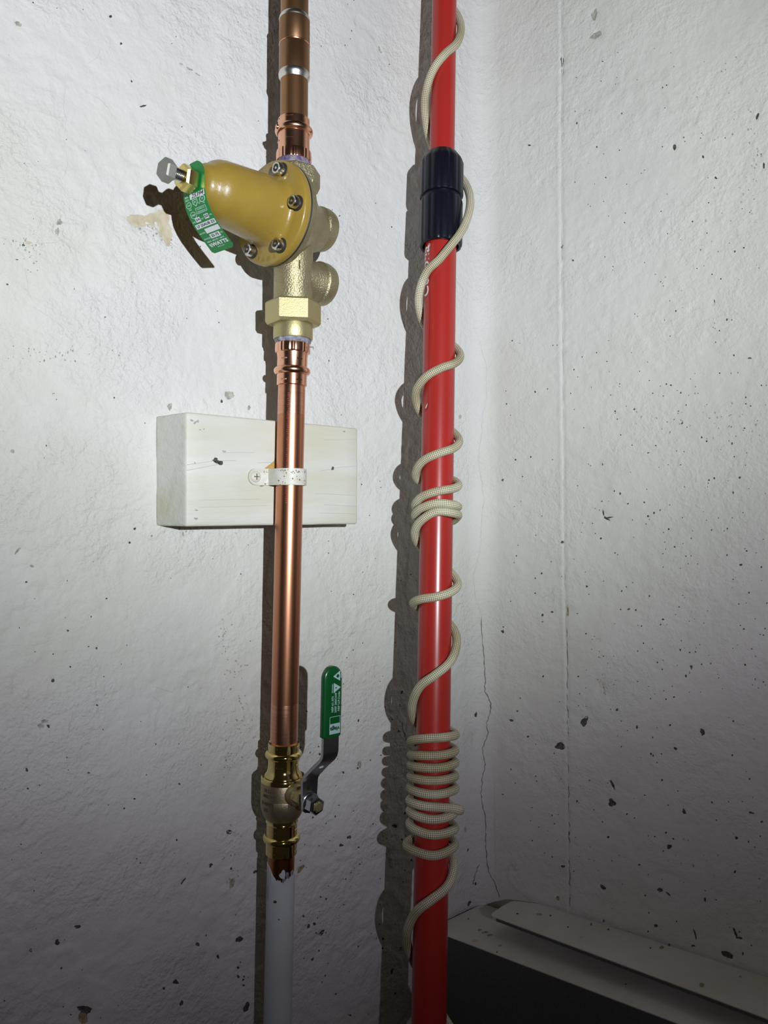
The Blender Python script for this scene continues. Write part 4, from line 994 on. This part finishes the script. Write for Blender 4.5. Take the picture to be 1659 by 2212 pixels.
# ------------------------------------------------------------------ boxed ledge on the right wall with a loose panel on it
ROTR = math.atan2(e2[1], e2[0])
LZ = -438.0
def rw(vv, dd): p = C + e2 * vv + nR * dd; return p[0], p[1]
def world_poly(pts): return [rw(*p) for p in pts]
lg = empty('boxed_ledge', V(*rw(200, 40), -H * 1000 + 2), (0, 0, 0), 'dusty white ledge with dark grey front along the right wall', 'ledge')
g0 = np.array([*[c * 1000 for c in lg.location]])
def led(name, pts, z0, z1, mat, parent, org=None, **kw):
    v, f = prism(world_poly(pts), z0 + H * 1000, z1 + H * 1000)
    c = np.mean(v, 0)
    # orient outwards
    nf = []
    for q in f:
        p = v[list(q)]; nn2 = np.cross(p[1] - p[0], p[2] - p[0]); nf.append(q if nn2 @ (p.mean(0) - c) > 0 else q[::-1])
    return mk(name, v - (g0 if org is None else org), nf, mat, parent, smooth=False, **kw)
led('top_panel', [(4, 4), (-18, 81.4), (900, 81.4), (900, 4)], LZ - 0.8, LZ, 'ledge', lg)
led('front_panel', [(-17, 78), (-18, 82), (900, 82), (900, 78)], -H * 1000 + 2, LZ - 0.8, 'ledge_dark', lg)
led('end_panel', [(896, 6), (896, 78), (900, 78), (900, 6)], -H * 1000 + 2, LZ - 3, 'ledge_dark', lg)
pn = empty('loose_panel', V(*rw(200, 30), LZ), (0, 0, 0), 'thin stained white panel lying raised on the ledge against the right wall', 'panel')
g1 = np.array([c * 1000 for c in pn.location])
edge_ = [(38.5, 53.0)]
PP = [(41, 30), (44.5, 17), (47, 13.6), (52, 11), (72, 3.2), (860, 3.2), (860, 84), (46, 54.2), (41.5, 54.4), (38.8, 52.2), (38.4, 48.5)]
led('panel', PP, LZ + 17, LZ + 20, 'ledge', pn, g1)
led('dark_edge', [(46, 54.2), (46, 55.0), (860, 84.8), (860, 84)], LZ + 16.6, LZ + 19.2, 'ledge_dark', pn, g1)
led('batten', [(60, 5), (60, 26), (850, 26), (850, 5)], LZ + 0.2, LZ + 17, 'ledge_dark', pn, g1)
def on_top(px, py, w, h, zp, mat, par, org, name='stain_spot'):
    P = []
    for (x, y) in blob(px, py, w, h, rng, 0.5, 12):
        d = -zp * F / (y - CY); P.append((( x - CX) / F * d, d, zp + 0.15 + H * 1000))
    P = np.array(P)
    nn2 = np.cross(P[1] - P[0], P[2] - P[0])
    mk(name, P - org, [tuple(range(12)) if nn2[2] > 0 else tuple(range(12))[::-1]], mat, par, smooth=False)
for (x, y, w, h, m_) in ((1429, 2047, 11, 6, 'stain'), (1516, 2128, 12, 9, 'stain'), (1165, 1975, 12, 5, 'stain'), (1118, 1974, 5, 4, 'pit'), (1189, 1978, 4, 4, 'pit'), (1277, 1997, 4, 6, 'pit'), (1314, 2008, 5, 4, 'pit'), (1446, 2040, 4, 9, 'pit'), (1405, 2048, 4, 4, 'pit'), (1180, 2000, 9, 4, 'bare'), (1256, 2025, 8, 4, 'bare'), (1227, 2003, 4, 3, 'pit'), (1600, 2110, 10, 4, 'pit_grey')):
    on_top(x, y, w, h, LZ + 20, m_, pn, g1)
for (x, y, w, h, m_) in ((1036, 2009, 10, 4, 'stain'), (1048, 2014, 14, 4, 'stain'), (1058, 2020, 10, 5, 'stain'), (1026, 2032, 15, 5, 'bare'), (1080, 2043, 8, 4, 'pit_grey'), (1074, 2057, 4, 3, 'pit'), (1352, 2126, 4, 3, 'pit'), (1012, 1985, 3, 3, 'pit'), (1050, 2028, 8, 4, 'bare'), (1365, 2165, 8, 3, 'bare')):
    on_top(x, y, w, h, LZ, m_, lg, g0)
